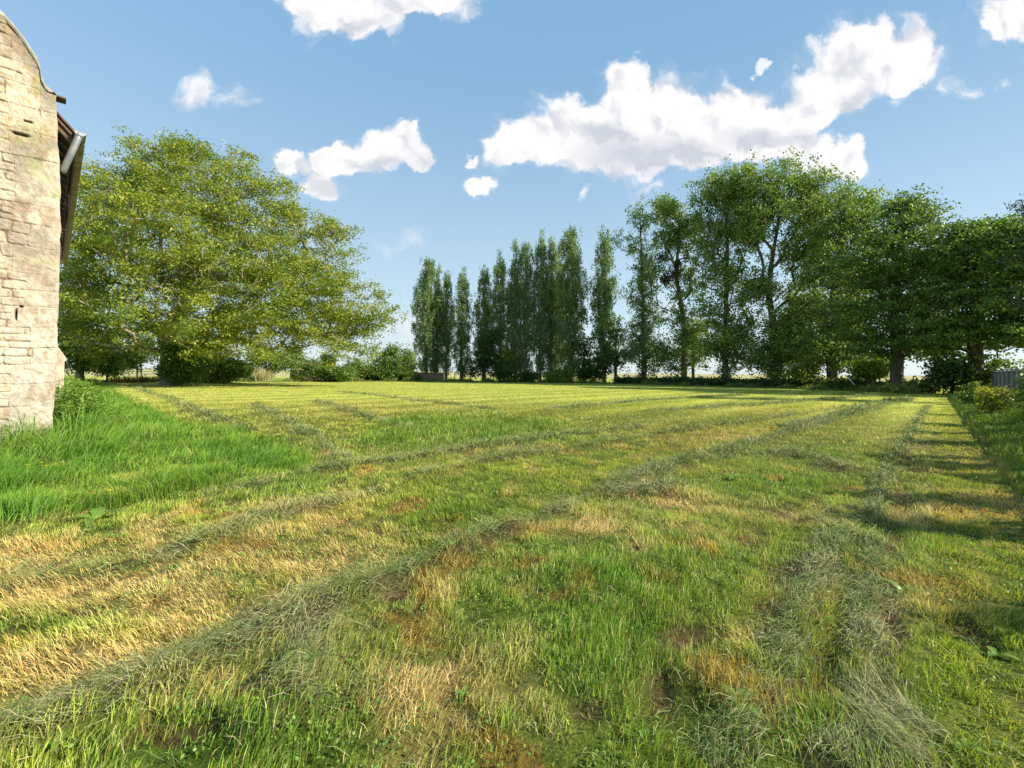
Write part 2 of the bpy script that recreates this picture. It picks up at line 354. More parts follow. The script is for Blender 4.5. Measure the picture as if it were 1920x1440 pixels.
# ground sheet: one polar grid fine near the camera, reaching the horizon
def build_ground():
    rr = np.concatenate([np.array([.02]), np.geomspace(.6, 30, 330), np.geomspace(31, 120, 60), np.geomspace(135, 6000, 24)])
    nf, nb = 420, 60
    th = np.concatenate([np.linspace(-R(62), R(62), nf), np.linspace(R(62), R(298), nb + 2)[1:-1]])
    nt = len(th)
    T, Rr = np.meshgrid(th, rr)
    X = np.sin(T) * Rr; Y = np.cos(T) * Rr
    Z = gz(X, Y)
    c, _, _ = ground_cols(X, Y)
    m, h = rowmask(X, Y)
    c = c * .26  # near ground darkened: shade between the blades put into its colour
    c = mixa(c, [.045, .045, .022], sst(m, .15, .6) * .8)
    px, py = proj(X, Y)
    soil = soilmap(X, Y, px, py)
    c = mixa(c, [.085, .045, .028], np.clip(soil, 0, 1))
    far = sst(Rr, 12, 30)
    cf, _, _ = ground_cols(X, Y)
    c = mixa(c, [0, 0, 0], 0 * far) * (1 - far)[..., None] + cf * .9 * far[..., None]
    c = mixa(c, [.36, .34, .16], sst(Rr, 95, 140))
    n = len(rr)
    i, j = np.meshgrid(np.arange(n - 1), np.arange(nt), indexing='ij'); j2 = (j + 1) % nt
    F_ = np.stack([i * nt + j, i * nt + j2, (i + 1) * nt + j2, (i + 1) * nt + j], -1).reshape(-1, 4)[:, ::-1]
    m_, N = mat_new('meadow_soil')
    a = N.n('ShaderNodeAttribute', attribute_name='Col').outputs['Color']
    co = N.n('ShaderNodeTexCoord').outputs['Object']
    f1 = N.noise(co, 9, 6, .7).outputs['Fac']; f2 = N.noise(co, 55, 4, .7).outputs['Fac']
    cc = N.mixc(N.ss(f1, .35, .65), N.mixc(1.0, a, (.72, .74, .7), 'MULTIPLY'), N.mixc(1.0, a, (1.3, 1.25, 1.2), 'MULTIPLY'))
    cc = N.mixc(N.ss(f2, .3, .7), N.mixc(1.0, cc, (.7, .7, .7), 'MULTIPLY'), N.mixc(1.0, cc, (1.25, 1.25, 1.25), 'MULTIPLY'))
    b = N.n('ShaderNodeBump', {'Strength': .8, 'Distance': .04, 'Height': N.m('ADD', f1, N.m('MULTIPLY', f2, .4))})
    p = N.n('ShaderNodeBsdfPrincipled', {'Base Color': cc, 'Roughness': .95, 'Specular IOR Level': .1, 'Normal': b.outputs[0]})
    N.n('ShaderNodeOutputMaterial', [p.outputs[0]])
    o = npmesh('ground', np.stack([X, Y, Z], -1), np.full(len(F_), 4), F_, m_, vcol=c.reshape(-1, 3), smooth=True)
    tag(o, kind='structure'); return o
build_ground()

# ------------------------------------------------------------------ blades
def blades(name, P0, H, Wd, AZ, LEAN, C, mat, curl=.5, parent=None, tipc=1.12, twist=None):
    """P0 base points (n,3); H length; LEAN angle from vertical; AZ lean direction; width facing across the lean +- twist"""
    n = len(P0)
    ld = np.stack([np.cos(AZ), np.sin(AZ), np.zeros(n)], -1)
    fa = rng.uniform(0, 2 * math.pi, n) if twist is None else AZ + math.pi / 2 + rng.normal(0, twist, n)
    wd = np.stack([np.cos(fa), np.sin(fa), rng.normal(0, .15, n)], -1) * (Wd / 2)[:, None]
    def pt(f, lean):
        return ld * (np.sin(lean) * H * f)[:, None] + np.stack([np.zeros(n), np.zeros(n), np.cos(lean) * H * f], -1)
    p1 = P0 + pt(.55, LEAN * (1 - curl * .5)); p2 = p1 + pt(.45, LEAN * (1 + curl))
    V = np.stack([P0 - wd, P0 + wd, p1 + wd * .8, p1 - wd * .8, p2], 1)
    b = (np.arange(n) * 5)[:, None]
    idx = (b + np.array([[0, 1, 2, 3, 3, 2, 4]])).ravel()
    cnt = np.tile([4, 3], n)
    fc = np.stack([C * .9, C * tipc], 1).reshape(-1, 3)
    return npmesh(name, V.reshape(-1, 3), cnt, idx, mat, parent, fcol=fc)
def scatter_wedge(z0, z1, dens, k=1.3, m=.8):
    A = (z1 ** 2 - z0 ** 2) * k + 2 * m * (z1 - z0)
    n = int(A * dens)
    yy_ = np.sqrt(rng.uniform(z0 ** 2, z1 ** 2, n)) if z0 >= 0 else rng.uniform(z0, z1, n)
    xx_ = rng.uniform(-1, 1, n) * (k * yy_ + m)
    return xx_, yy_
gx = []; gy = []; gs = []
for z0, z1, d, s in ((1.0, 3.2, 8000, .78), (3.2, 5, 5400, .95), (5, 8, 2800, 1.3), (8, 13, 800, 2.2), (13, 22, 330, 3.4), (22, 40, 110, 6.0), (40, 85, 24, 11)):
    a, b = scatter_wedge(z0, z1, d, 1.22 if z1 < 30 else 1.25); gx.append(a); gy.append(b); gs.append(np.full(len(a), s))
gx = np.concatenate(gx); gy = np.concatenate(gy); gs = np.concatenate(gs)
k = ~inbarn(gx, gy); gx, gy, gs = gx[k], gy[k], gs[k]
rm, rh = rowmask(gx, gy); px, py = proj(gx, gy)
soil = soilmap(gx, gy, px, py)
tuft = fbm(gx * 5, gy * 5, 31, 3)
keep = (rng.random(len(gx)) > soil * .92) & (rng.random(len(gx)) > rm * .6) & (rng.random(len(gx)) < .22 + 1.6 * sst(tuft, .30, .60))
gx, gy, gs, rm, rh, px, py, soil, tuft = [q[keep] for q in (gx, gy, gs, rm, rh, px, py, soil, tuft)]
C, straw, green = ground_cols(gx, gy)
n = len(gx)
rv = rng.random(n)
C = C * (rng.uniform(.60, 1.40, n) * (.72 + .56 * fbm(gx * 2.6, gy * 2.6, 35, 4)))[:, None]
C = mixa(C, [.68, .54, .26], (rv < .08 + .42 * straw) * .8)
C = mixa(C, [.10, .22, .02], (rv > .93 - .12 * green) * .5)
C = mixa(C, [.50, .24, .10], ((rv > .5) & (rv < .5 + .03 + .06 * straw)) * .6)
H = (.020 + .050 * sst(tuft, .25, .75) + .030 * green + .018 * straw) * rng.uniform(.5, 1.4, n)
fringe = np.clip(rm * 2 - .25, 0, 1) * (rm < .6)
H = H * (1 + .5 * fringe) * np.where(gs > 5, .85, 1)
s_ = gx * PERP[0] + gy * PERP[1]
base_az = math.atan2(MOW[1], MOW[0]) + np.where(np.sin(s_ * 2 * math.pi / 5.8) > 0, 0, math.pi) 
AZ = base_az + rng.normal(0, .9, n) + 3.0 * (fbm(gx * 1.6, gy * 1.6, 33, 3) - .5)
LEAN = np.abs(rng.normal(.42, .32, n)) + .30 * straw + .5 * fbm(gx * 3, gy * 3, 34, 3) - .15
Z = gz(gx, gy)
Wd = .0042 * gs * rng.uniform(.6, 1.4, n) * (1 + .3 * green)
o = blades('mown_grass', np.stack([gx, gy, Z - .004], -1), H, Wd, AZ, LEAN, C, M_grass)
tag(o, 'short mown grass with straw coloured stubble covering the field', 'grass', kind='stuff')
print('blades', n)

# cut grass lying in windrows
hx = []; hy = []; hs = []; hr = []
for i, (pl, w, h) in enumerate(ROWS):
    for a, b in zip(pl[:-1], pl[1:]):
        L = np.hypot(*(b - a)); d = max(1.0, np.hypot(*((a + b) / 2)))
        dens = 7000 * (2.2 / max(d, 2.2)) ** 1.55 * 1.1
        m_ = int(L * w * 4.4 * dens)
        if m_ < 1: continue
        t = rng.random(m_); off = rng.normal(0, w * 1.0, m_); dr = (b - a) / L
        hx.append(a[0] + (b - a)[0] * t - dr[1] * off); hy.append(a[1] + (b - a)[1] * t + dr[0] * off)
        hs.append(np.full(m_, (max(d, 2.2) / 2.2) ** .85)); hr.append(np.full(m_, math.atan2(dr[1], dr[0])))
# thin scatter of loose clippings everywhere near
a, b = scatter_wedge(1.0, 11, 620); hx.append(a); hy.append(b); hs.append(np.full(len(a), 1.3)); hr.append(rng.uniform(0, 6.28, len(a)))
n_loose = len(a)
hx = np.concatenate(hx); hy = np.concatenate(hy); hs = np.concatenate(hs); hr = np.concatenate(hr)
rm, rh = rowmask(hx, hy)
hpx, hpy = proj(hx, hy); keep = (rng.random(len(hx)) < rm * (1.5 - .85 * sst(hpx, 1300, 1450) * sst(hpy, 900, 1000)) * (.45 + 1.3 * sst(fbm(hx * 3.5, hy * 3.5, 72, 3), .3, .6))); keep[-n_loose:] = rng.random(n_loose) < .5
keep &= ~inbarn(hx, hy)
hx, hy, hs, hr, rm, rh = [q[keep] for q in (hx, hy, hs, hr, rm, rh)]
n = len(hx)
Z = gz(hx, hy) + rng.random(n) ** 1.3 * (rh * 1.15 + .012) + .004
L_ = rng.uniform(.03, .13, n) * hs ** .5
lean = rng.normal(1.36, .24, n)
AZ = np.where(rng.random(n) < .5, hr, hr + math.pi) + 4.5 * (fbm(hx * 2.6, hy * 2.6, 73, 3) - .5) + rng.normal(0, .42, n)
mottle = fbm(hx * 3, hy * 3, 71, 3)
C = np.zeros((n, 3)) + np.array([.185, .27, .085])
C = mixa(C, [.36, .38, .18], sst(mottle, .42, .62) * .8)
rv = rng.random(n)
C = mixa(C, [.44, .38, .22], (rv < .22) * .8); C = mixa(C, [.09, .15, .03], (rv > .82) * .7); C = mixa(C, [.20, .13, .07], ((rv > .4) & (rv < .46)) * .8)
C = C * rng.uniform(.55, 1.35, n)[:, None]
o = blades('cut_grass', np.stack([hx, hy, Z], -1), L_, .0026 * hs * rng.uniform(.6, 1.4, n), AZ, lean, C, M_hay, curl=.28)
tag(o, 'grey green cut grass lying in long windrows across the mown field', 'cut grass', kind='stuff')
print('hay', n)

# tall uncut grass
def tall_grass(name, poly, label, dens, hfun, cols, zr=(3.5, 45)):
    X_ = []; Y_ = []; S_ = []
    for z0, z1, f, s in ((3.5, 6, 1, 1.0), (6, 9, .62, 1.3), (9, 14, .3, 2), (14, 24, .12, 3.2), (24, 45, .04, 6)):
        A = (z1 ** 2 - z0 ** 2) * 1.6; n_ = int(A * dens * f)
        y_ = np.sqrt(rng.uniform(z0 ** 2, z1 ** 2, n_)); x_ = rng.uniform(-1.5, 1.3, n_) * y_
        pX, pY = proj(x_, y_); k_ = inpoly(pX + rng.normal(0, 9, n_), pY + rng.normal(0, 5, n_), poly) & ~inbarn(x_, y_)
        X_.append(x_[k_]); Y_.append(y_[k_]); S_.append(np.full(k_.sum(), s))
    X_ = np.concatenate(X_); Y_ = np.concatenate(Y_); S_ = np.concatenate(S_)
    n_ = len(X_); tf = fbm(X_ * 2.2, Y_ * 2.2, 81, 3)
    Hh = hfun(X_, Y_) * (.25 + 1.5 * sst(tf, .2, .75)) * rng.uniform(.55, 1.25, n_)
    C_ = np.zeros((n_, 3)) + np.array(cols[0])
    C_ = mixa(C_, cols[1], sst(fbm(X_ * 1.1, Y_ * 1.1, 82, 3), .35, .65))
    rv_ = rng.random(n_)
    C_ = mixa(C_, cols[2], (rv_ < .12) * .8) * rng.uniform(.7, 1.3, n_)[:, None]
    C_ = mixa(C_, [.40, .34, .16], (rv_ > .96) * .8)
    az = .6 + 7 * (fbm(X_ * 1.2, Y_ * 1.2, 83, 3) - .5) + rng.normal(0, 1.0, n_)
    o_ = blades(name, np.stack([X_, Y_, gz(X_, Y_) - .01], -1), Hh, .0058 * S_ * rng.uniform(.6, 1.5, n_), az, np.abs(rng.normal(.45, .32, n_)) + .5 * fbm(X_ * 1.7, Y_ * 1.7, 84, 3), C_, M_grass, curl=.9)
    print(name, n_); return tag(o_, label, 'tall grass', kind='stuff')
def h_left(x, y):
    d = np.abs((x - BC[0]) * BF[1] - (y - BC[1]) * BF[0])          # distance to the gable plane
    b = (x - BC[0]) * -BF[0] + (y - BC[1]) * -BF[1]                # outwards from the long side
    dd = np.where(b > 0, np.minimum(np.hypot(b, np.minimum((x - BC[0]) * BS[0] + (y - BC[1]) * BS[1], 0)), 5), np.minimum(d, 4))
    return .21 + .44 * np.exp(-(dd / 1.1) ** 2)
tall_grass('uncut_grass', TALL, 'long bright green grass left uncut around the stone barn corner', 2300, h_left,
           [(.12, .27, .028), (.19, .33, .04), (.07, .17, .02)])
tall_grass('grass_strip', STRIP, 'strip of longer lush green grass missed by the mower mid field', 1500, lambda x, y: .17 + 0 * x,
           [(.14, .26, .03), (.20, .31, .04), (.09, .19, .022)])

# ------------------------------------------------------------------ stone barn
def bp(b, d, z): return np.array([BC[0] + BF[0] * b + BS[0] * d, BC[1] + BF[1] * b + BS[1] * d, z])
NF = np.array([-BS[0], -BS[1], 0.0])           # gable front normal
def onfront(px, py):                           # photo pixel -> (b, z) on the gable plane
    d = ray(px, py); o = np.array([0, 0, CAMH]); A = np.array([[BF[0], -d[0]], [BF[1], -d[1]]])
    b, t = np.linalg.solve(A, o[:2] - BC); return b, CAMH + t * d[2]
edge = sorted([onfront(*p)[::-1] for p in [(98, 800), (104, 730), (107, 650), (108, 600), (111, 520), (113, 440), (113, 360), (111, 300), (107, 240), (105, 200), (105, 176)]])
ez = np.array([0.0] + [e[0] for e in edge]); eb = np.array([edge[0][1]] + [e[1] for e in edge])
top = [onfront(*p) for p in [(105, 174), (96, 168), (86, 150), (84, 132), (78, 118), (66, 100), (50, 78), (34, 58), (18, 40), (0, 24)]]
tb = np.array([t[0] for t in top] + [3.4, 7.2]); tz = np.array([t[1] for t in top]); 
tz = np.concatenate([tz, [tz[-1] + (3.4 - tb[9]) * 1.12, tz[0]]])
def ztop(b): return np.interp(b, tb, tz)
ub = np.concatenate([np.arange(0, .95, .0085), np.linspace(.95, 7.2, 130)])
nz_ = 820
vv = np.linspace(0, 1, nz_)
UB, VV = np.meshgrid(ub, vv)
ZT = ztop(UB); ZZ = VV * ZT
EB = np.interp(ZZ, ez, eb) + (fbm(ZZ * 6, ZZ * 0, 91, 3) - .5) * .03
BB = UB + EB * np.exp(-UB / .5)
def stones(b, z):
    # courses with jittered heights; big quoins by the corner, rubble further in
    r_ = np.random.default_rng(5); zs = [0.0]
    while zs[-1] < 14: zs.append(zs[-1] + r_.uniform(.28, .46))
    zs = np.array(zs)
    zw = z + (fbm(b * 1.5, z * 1.5, 41, 3) - .5) * .07
    k = np.clip(np.searchsorted(zs, zw) - 1, 0, len(zs) - 2)
    qw = np.where(hsh(k, k * 0, 3) > .45, .50, .30) + hsh(k, k * 0, 4) * .12
    quo = b < qw
    dz1 = np.minimum(zw - zs[k], zs[k + 1] - zw); dq = np.where(quo, qw - b, b - qw)
    # rubble: finer courses
    f = np.where(hsh(k, k * 0, 6) > .3, 2, 3); hh = (zs[k + 1] - zs[k]) / f
    k2 = np.floor((zw - zs[k]) / hh).astype(int); w2 = .22 + .22 * hsh(k * 7 + k2, k, 8)
    bw = b - qw + (fbm(b * 3, z * 3, 44, 2) - .5) * .08 + hsh(k * 7 + k2, k, 9) * .3
    c2 = np.floor(bw / w2); dx = np.minimum(bw - c2 * w2, (c2 + 1) * w2 - bw)
    zl = (zw - zs[k]) - k2 * hh; dz2 = np.minimum(zl, hh - zl)
    # rounded corners on the rubble
    rc = .05; ax = np.maximum(rc - dx, 0); az_ = np.maximum(rc - dz2, 0); dr = rc - np.hypot(ax, az_)
    d = np.where(quo, np.minimum(dz1, dq), np.minimum(np.minimum(dx, dz2), np.where((ax > 0) & (az_ > 0), dr, 9)))
    sid = np.where(quo, k * 13 + 1, k * 131 + k2 * 17 + c2.astype(int) * 7 + 5)
    return d, sid.astype(int), quo
D_, SID, QUO = stones(BB - np.interp(ZZ, ez, eb), ZZ)
jw = np.where(QUO, .010, .022) * (.3 + 1.4 * fbm(BB * 3, ZZ * 3, 46, 3))
face = sst(D_ / jw, .15, 1.0)
hgt = face * np.where(QUO, .013, .019) + (fbm(BB * 9, ZZ * 9, 47, 4) - .5) * .030 + (fbm(BB * 30, ZZ * 30, 48, 3) - .5) * .010 + (hsh(SID, SID * 0, 12) - .5) * .014
hole = ((BB > .06) & (BB < .26)) * 0.0
for (hx0, hy0, w_, h_) in [(38, 252, .10, .022), (52, 228, .05, .014), (40, 575, .020, .016), (30, 590, .012, .09)]:
    hb, hz = onfront(hx0, hy0); hole = np.maximum(hole, np.exp(-((BB - hb) / w_) ** 4 - ((ZZ - hz) / h_) ** 4))
hgt = hgt - hole * .07
hgt = hgt * sst(UB, -.02, .03) - .03 * (1 - sst(UB, 0, .03))
Pf = np.stack([BC[0] + BF[0] * BB + NF[0] * hgt, BC[1] + BF[1] * BB + NF[1] * hgt, ZZ], -1)
cs = np.zeros(BB.shape + (3,)) + np.array([.54, .48, .375])
h1 = hsh(SID, SID * 0, 21); h2 = hsh(SID, SID * 0, 22)
cs = mixa(cs, [.56, .50, .40], h1); cs = mixa(cs, [.46, .38, .31], sst(h2, .70, .95) * .4)
cs = mixa(cs, [.52, .37, .15], ((h2 < .22) & (ZZ < 1.9) & ~QUO) * .7)
cs = mixa(cs, [.57, .54, .48], (ZZ < 2.6) * .45)
cs = mixa(cs, [.44, .31, .25], sst(fbm(BB * 4, ZZ * 3, 61, 4), .55, .72) * sst(ZZ, .5, 1.5) * sst(4.6 - ZZ, 0, 1) * .55)
cs = mixa(cs, [.56, .48, .36], (1 - face) * .75)
grey = sst(fbm(BB * 2.2, ZZ * 2.2, 62, 5), .50, .66)
cs = mixa(cs, [.24, .21, .165], grey * (.30 + .40 * sst(ZZ, 2.4, 4.5)))
cs = mixa(cs, [.25, .235, .20], sst(.62 - (ZT - ZZ), 0, .5) * .85)
lich = sst(fbm(BB * 9, ZZ * 9, 63, 4), .60, .72)
cs = mixa(cs, [.48, .30, .08], lich * sst(ZZ, 4.5, 6) * .45); cs = mixa(cs, [.33, .36, .16], sst(fbm(BB * 3, ZZ * 3, 64, 4), .62, .75) * .5)
mid = fbm(BB * 5, ZZ * 7, 67, 4); cs = cs * (.86 + .30 * mid)[..., None]
cs = mixa(cs, [.33, .24, .15], sst(fbm(BB * 7, ZZ * 4, 68, 5), .56, .70) * .55)
cs = mixa(cs, [.07, .06, .05], hole)
cs = mixa(cs, [.12, .10, .08], ((D_ < jw * .35) & (hsh(SID, SID * 0, 31) > .55)) * sst(fbm(BB * 5, ZZ * 5, 66, 3), .45, .6) * .8)
M_stone, N = mat_new('limestone')
a_ = N.n('ShaderNodeAttribute', attribute_name='Col').outputs['Color']; co_ = N.n('ShaderNodeTexCoord').outputs['Object']
n1_ = N.noise(co_, 14, 8, .68).outputs['Fac']; n2_ = N.noise(co_, 60, 5, .7).outputs['Fac']
c_ = N.mixc(N.ss(n1_, .34, .62), N.mixc(1.0, a_, (.80, .77, .73), 'MULTIPLY'), N.mixc(1.0, a_, (1.06, 1.06, 1.06), 'MULTIPLY'))
c_ = N.mixc(N.ss(n2_, .30, .55), N.mixc(1.0, c_, (.84, .82, .80), 'MULTIPLY'), c_)
b_ = N.n('ShaderNodeBump', {'Strength': .7, 'Distance': .012, 'Height': N.m('ADD', n1_, N.m('MULTIPLY', n2_, .5))})
p_ = N.n('ShaderNodeBsdfPrincipled', {'Base Color': c_, 'Roughness': .93, 'Specular IOR Level': .15, 'Normal': b_.outputs[0]})
N.n('ShaderNodeOutputMaterial', [p_.outputs[0]])
M_side, N = mat_new('side_masonry')
co_ = N.n('ShaderNodeTexCoord').outputs['Object']
c_ = N.mixc(N.ss(N.noise(co_, 3, 8, .65).outputs['Fac'], .35, .65), (.26, .22, .17), (.50, .44, .34))
b_ = N.n('ShaderNodeBump', {'Strength': .8, 'Distance': .03, 'Height': N.noise(co_, 9, 6, .7).outputs['Fac']})
p_ = N.n('ShaderNodeBsdfPrincipled', {'Base Color': c_, 'Roughness': .93, 'Normal': b_.outputs[0]}); N.n('ShaderNodeOutputMaterial', [p_.outputs[0]])
barn = tag(empty('stone_barn', bp(0, 0, 0)), 'old cream limestone barn gable with steep roof and zinc gutter at the left', 'barn')
def local(o, root):                            # keep world placement under a moved root
    o.parent = root; o.matrix_parent_inverse = Matrix.Translation(-Vector(root.location)); return o
nc = len(ub)
i, j = np.meshgrid(np.arange(nz_ - 1), np.arange(nc - 1), indexing='ij')
Fq = np.stack([i * nc + j, (i + 1) * nc + j, (i + 1) * nc + j + 1, i * nc + j + 1], -1).reshape(-1, 4)
local(npmesh('gable_wall', Pf, np.full(len(Fq), 4), Fq, M_stone, vcol=cs.reshape(-1, 3) * .84, smooth=True), barn)
# return of the corner: thickness behind the gable face, following its worn edge
zz = ZZ[:, 0]; Vs = []; Cs = []
for dd in np.linspace(0, .5, 26):
    off = (fbm(zz * 5, zz * 0 + dd * 5, 77, 4) - .5) * .035 * min(1, dd * 8)
    e0 = Pf[:, 0, :].copy(); e0[:, 0] += BS[0] * dd - BF[0] * off; e0[:, 1] += BS[1] * dd - BF[1] * off
    Vs.append(e0); Cs.append(cs[:, 3] * .95)
Vs = np.stack(Vs, 1); nc2 = Vs.shape[1]
i, j = np.meshgrid(np.arange(nz_ - 1), np.arange(nc2 - 1), indexing='ij')
F2 = np.stack([i * nc2 + j, i * nc2 + j + 1, (i + 1) * nc2 + j + 1, (i + 1) * nc2 + j], -1).reshape(-1, 4)
local(npmesh('corner_return', Vs, np.full(len(F2), 4), F2, M_stone, vcol=np.stack(Cs, 1).reshape(-1, 3), smooth=True), barn)
# coping along the gable top
ct = np.concatenate([np.linspace(0, .95, 90), np.linspace(1, 7.2, 90)]); Vc = []; Cc = []
for s_i, (dd, up_, ) in enumerate([(-.03, -.02), (-.045, .03), (-.03, .075), (.05, .10), (.2, .10), (.33, .08), (.36, -.3)]):
    nn = (fbm(ct * 7, ct * 0 + s_i * 1.3, 71, 4) - .5) * .05
    zt = ztop(ct); bb = ct + np.interp(zt, ez, eb) * np.exp(-ct / .5)
    up2 = up_ * sst(ct, .0, .12) + nn - .03
    Vc.append(np.stack([BC[0] + BF[0] * bb + BS[0] * dd, BC[1] + BF[1] * bb + BS[1] * dd, zt + up2], -1))
    g_ = fbm(ct * 5, ct * 0 + s_i, 72, 4)
    Cc.append(mixa(np.zeros((len(ct), 3)) + [.20, .19, .165], [.36, .34, .28], sst(g_, .4, .65)))
Vc = np.stack(Vc, 0); m1, m2 = Vc.shape[:2]
i, j = np.meshgrid(np.arange(m1 - 1), np.arange(m2 - 1), indexing='ij')
F3 = np.stack([i * m2 + j, (i + 1) * m2 + j, (i + 1) * m2 + j + 1, i * m2 + j + 1], -1).reshape(-1, 4)
local(npmesh('coping', Vc, np.full(len(F3), 4), F3, M_stone, vcol=np.stack(Cc, 0).reshape(-1, 3), smooth=True), barn)
AXB = [list(BF) + [0], list(BS) + [0], [0, 0, 1]]
ZE = 5.55
m = MB(); m.box(bp(3.6, 7.6, ZE / 2), (7.1, 14.3, ZE), AXB); local(m.build('side_wall', M_side), barn)
m = MB(); m.box(bp(.03, .18, ztop(.02) - .02), (.14, .24, .025), AXB); local(m.build('kneeler_tile', M_tile), barn)
# steep roof behind the parapet, its eave overhanging the long side
def eave_b(px, d):                             # b of the image column px at depth d behind the gable
    r0 = ray(px, 255); A = np.array([[BF[0], -r0[0]], [BF[1], -r0[1]]])
    return np.linalg.solve(A, -BC - BS * d)[0]
be = eave_b(140, .40)
SL = 1.12
def slab(b0, z0, b1, d0, d1, th): 
    n_ = np.array([-SL, 1]) / math.hypot(SL, 1)  # (b, z) normal
    z1 = z0 + SL * (b1 - b0); pts = []
    for d in (d0, d1):
        for (b, z) in ((b0, z0), (b1, z1), (b1 + n_[0] * 0, z1 - th * 1.5), (b0, z0 - th * 1.5)): pts.append(bp(b, d, z))
    return pts, [(0, 1, 2, 3), (7, 6, 5, 4), (0, 4, 5, 1), (3, 2, 6, 7), (0, 3, 7, 4), (1, 5, 6, 2)]
ze = CAMH + ray(140, 246)[2] / ray(140, 246)[1] * bp(be, .40, 0)[1]
m = MB(); m.add(*slab(be, ze, 3.55, .37, 14.6, .03)); roof = local(m.build('roof', M_tile), barn)
m = MB(); m.add(*slab(be + .03, ze - .055, 3.5, .40, 14.5, .035)); local(m.build('rafters', M_rafter), barn)
m = MB()
for k in range(28):
    d = .45 + k * .52; q, f_ = slab(be + .05, ze - .115, .6, d, d + .07, .07); m.add(q, f_)
local(m.build('rafter_tail', M_rafter), barn)
# gutter: open half round with end cap, hooks and a swan-neck downpipe stub
bg_ = be - .075; zg = ze - .02; gv = []; ns = 10; nseg = 30
for kk in range(nseg + 1):
    d = .30 + (14.2) * kk / nseg; sag = -.03 * math.sin(kk * .8) - .004 * kk
    for rr_ in (.082, .076):
        for a in range(ns + 1):
            an = math.pi * a / ns; gv.append(bp(bg_ + rr_ * math.cos(an), d, zg + sag - rr_ * math.sin(an)))
st_ = 2 * (ns + 1); gf = []
for kk in range(nseg):
    for a in range(ns):
        p0 = kk * st_ + a; gf.append((p0, p0 + 1, p0 + 1 + st_, p0 + st_)); p0 += ns + 1; gf.append((p0, p0 + st_, p0 + 1 + st_, p0 + 1))
    for e0 in (0, ns): p0 = kk * st_ + e0; gf.append((p0, p0 + st_, p0 + st_ + ns + 1, p0 + ns + 1))
gut = local(MB().add(gv, gf).build('gutter', M_gut, smooth=True), barn)
m = MB(); cap_ = [bp(bg_ + .085 * math.cos(math.pi * a / ns), dd, zg - .085 * math.sin(math.pi * a / ns)) for dd in (.285, .30) for a in range(ns + 1)]
m.add(cap_, [tuple(range(ns + 1)), tuple(range(ns + 1, 2 * ns + 2))[::-1]] + [(a, a + ns + 1, a + ns + 2, a + 1) for a in range(ns)] + [(0, ns, 2 * ns + 1, ns + 1)])
m.tube([bp(bg_ + .088, .29, zg + .003), bp(bg_ - .088, .29, zg + .003)], .009, 6)
e = m.build('end_cap', M_zinc); e.parent = gut
for k in range(14):
    d = .7 + k * 1.0; m = MB(); m.tube([bp(bg_ + .088 * math.cos(math.pi * a / 8), d, zg - .03 * math.sin((d - .3) / 14.2 * 30 * .8) - .088 * math.sin(math.pi * a / 8)) for a in range(9)], .006, 5)
    e = m.build('hook', M_zinc); e.parent = gut
pa = bp(bg_ + .01, .34, zg - .04); 
rr0 = ray(118, 322); A = np.array([[BF[0], -rr0[0]], [BF[1], -rr0[1]]]); bt = np.linalg.solve(A, -BC - BS * .16)
pb = bp(bt[0], .16, CAMH + bt[1] * rr0[2])
m = MB(); m.tube([pa + (0, 0, .03), pa, pb], [.058, .054, .05], 16); m.tube([pa + (0, 0, .0), pa + (pb - pa) * .07], .064, 16)
local(m.build('downpipe', M_zinc, smooth=True), barn)
# low buttress on the long side with a sloped cap
dB = 3.6
def outb(px, d): 
    r0 = ray(px, 690); A = np.array([[BF[0], -r0[0]], [BF[1], -r0[1]]]); return np.linalg.solve(A, -BC - BS * d)[0]
bo = outb(123, dB); zb = bp(bo, dB, 0)
ztb = CAMH + ray(110, 650)[2] / ray(110, 650)[1] * zb[1]; zsb = CAMH + ray(123, 672)[2] / ray(123, 672)[1] * zb[1]
q = []
for d in (dB, dB + .7):
    q += [bp(bo + .02, d, 0), bp(.1, d, 0), bp(.1, d, ztb), bp(bo + .12, d, ztb - .03), bp(bo - .01, d, zsb), bp(bo - .01, d, zsb - .06), bp(bo + .02, d, zsb - .08)]
n7 = 7
m = MB(); m.add(q, [tuple(range(n7)), tuple(range(n7, 2 * n7))[::-1]] + [(a, n7 + a, n7 + (a + 1) % n7, (a + 1) % n7) for a in range(n7)])
local(m.build('buttress', M_side, bevel=.02), barn)

# ------------------------------------------------------------------ trees
def tubes_np(A, B, ra, rb, n):
    t = B - A; L = np.linalg.norm(t, axis=1, keepdims=True) + 1e-6; t = t / L
    ref = np.where(np.abs(t[:, 2:3]) < .9, np.array([[0, 0, 1.]]), np.array([[1., 0, 0]]))
    u_ = np.cross(t, ref); u_ /= np.linalg.norm(u_, axis=1, keepdims=True); w_ = np.cross(t, u_)
    an = np.arange(n) * 2 * math.pi / n
    ring = u_[:, None] * np.cos(an)[None, :, None] + w_[:, None] * np.sin(an)[None, :, None]
    A2 = A - t * ra[:, None] * .25; B2 = B + t * rb[:, None] * .25
    V = np.concatenate([A2[:, None] + ring * ra[:, None, None], B2[:, None] + ring * rb[:, None, None]], 1).reshape(-1, 3)
    k = np.arange(n); f = np.stack([k, (k + 1) % n, n + (k + 1) % n, n + k], -1)
    I = (np.arange(len(A)) * 2 * n)[:, None, None] + f[None]
    return V, I.reshape(-1, 4)
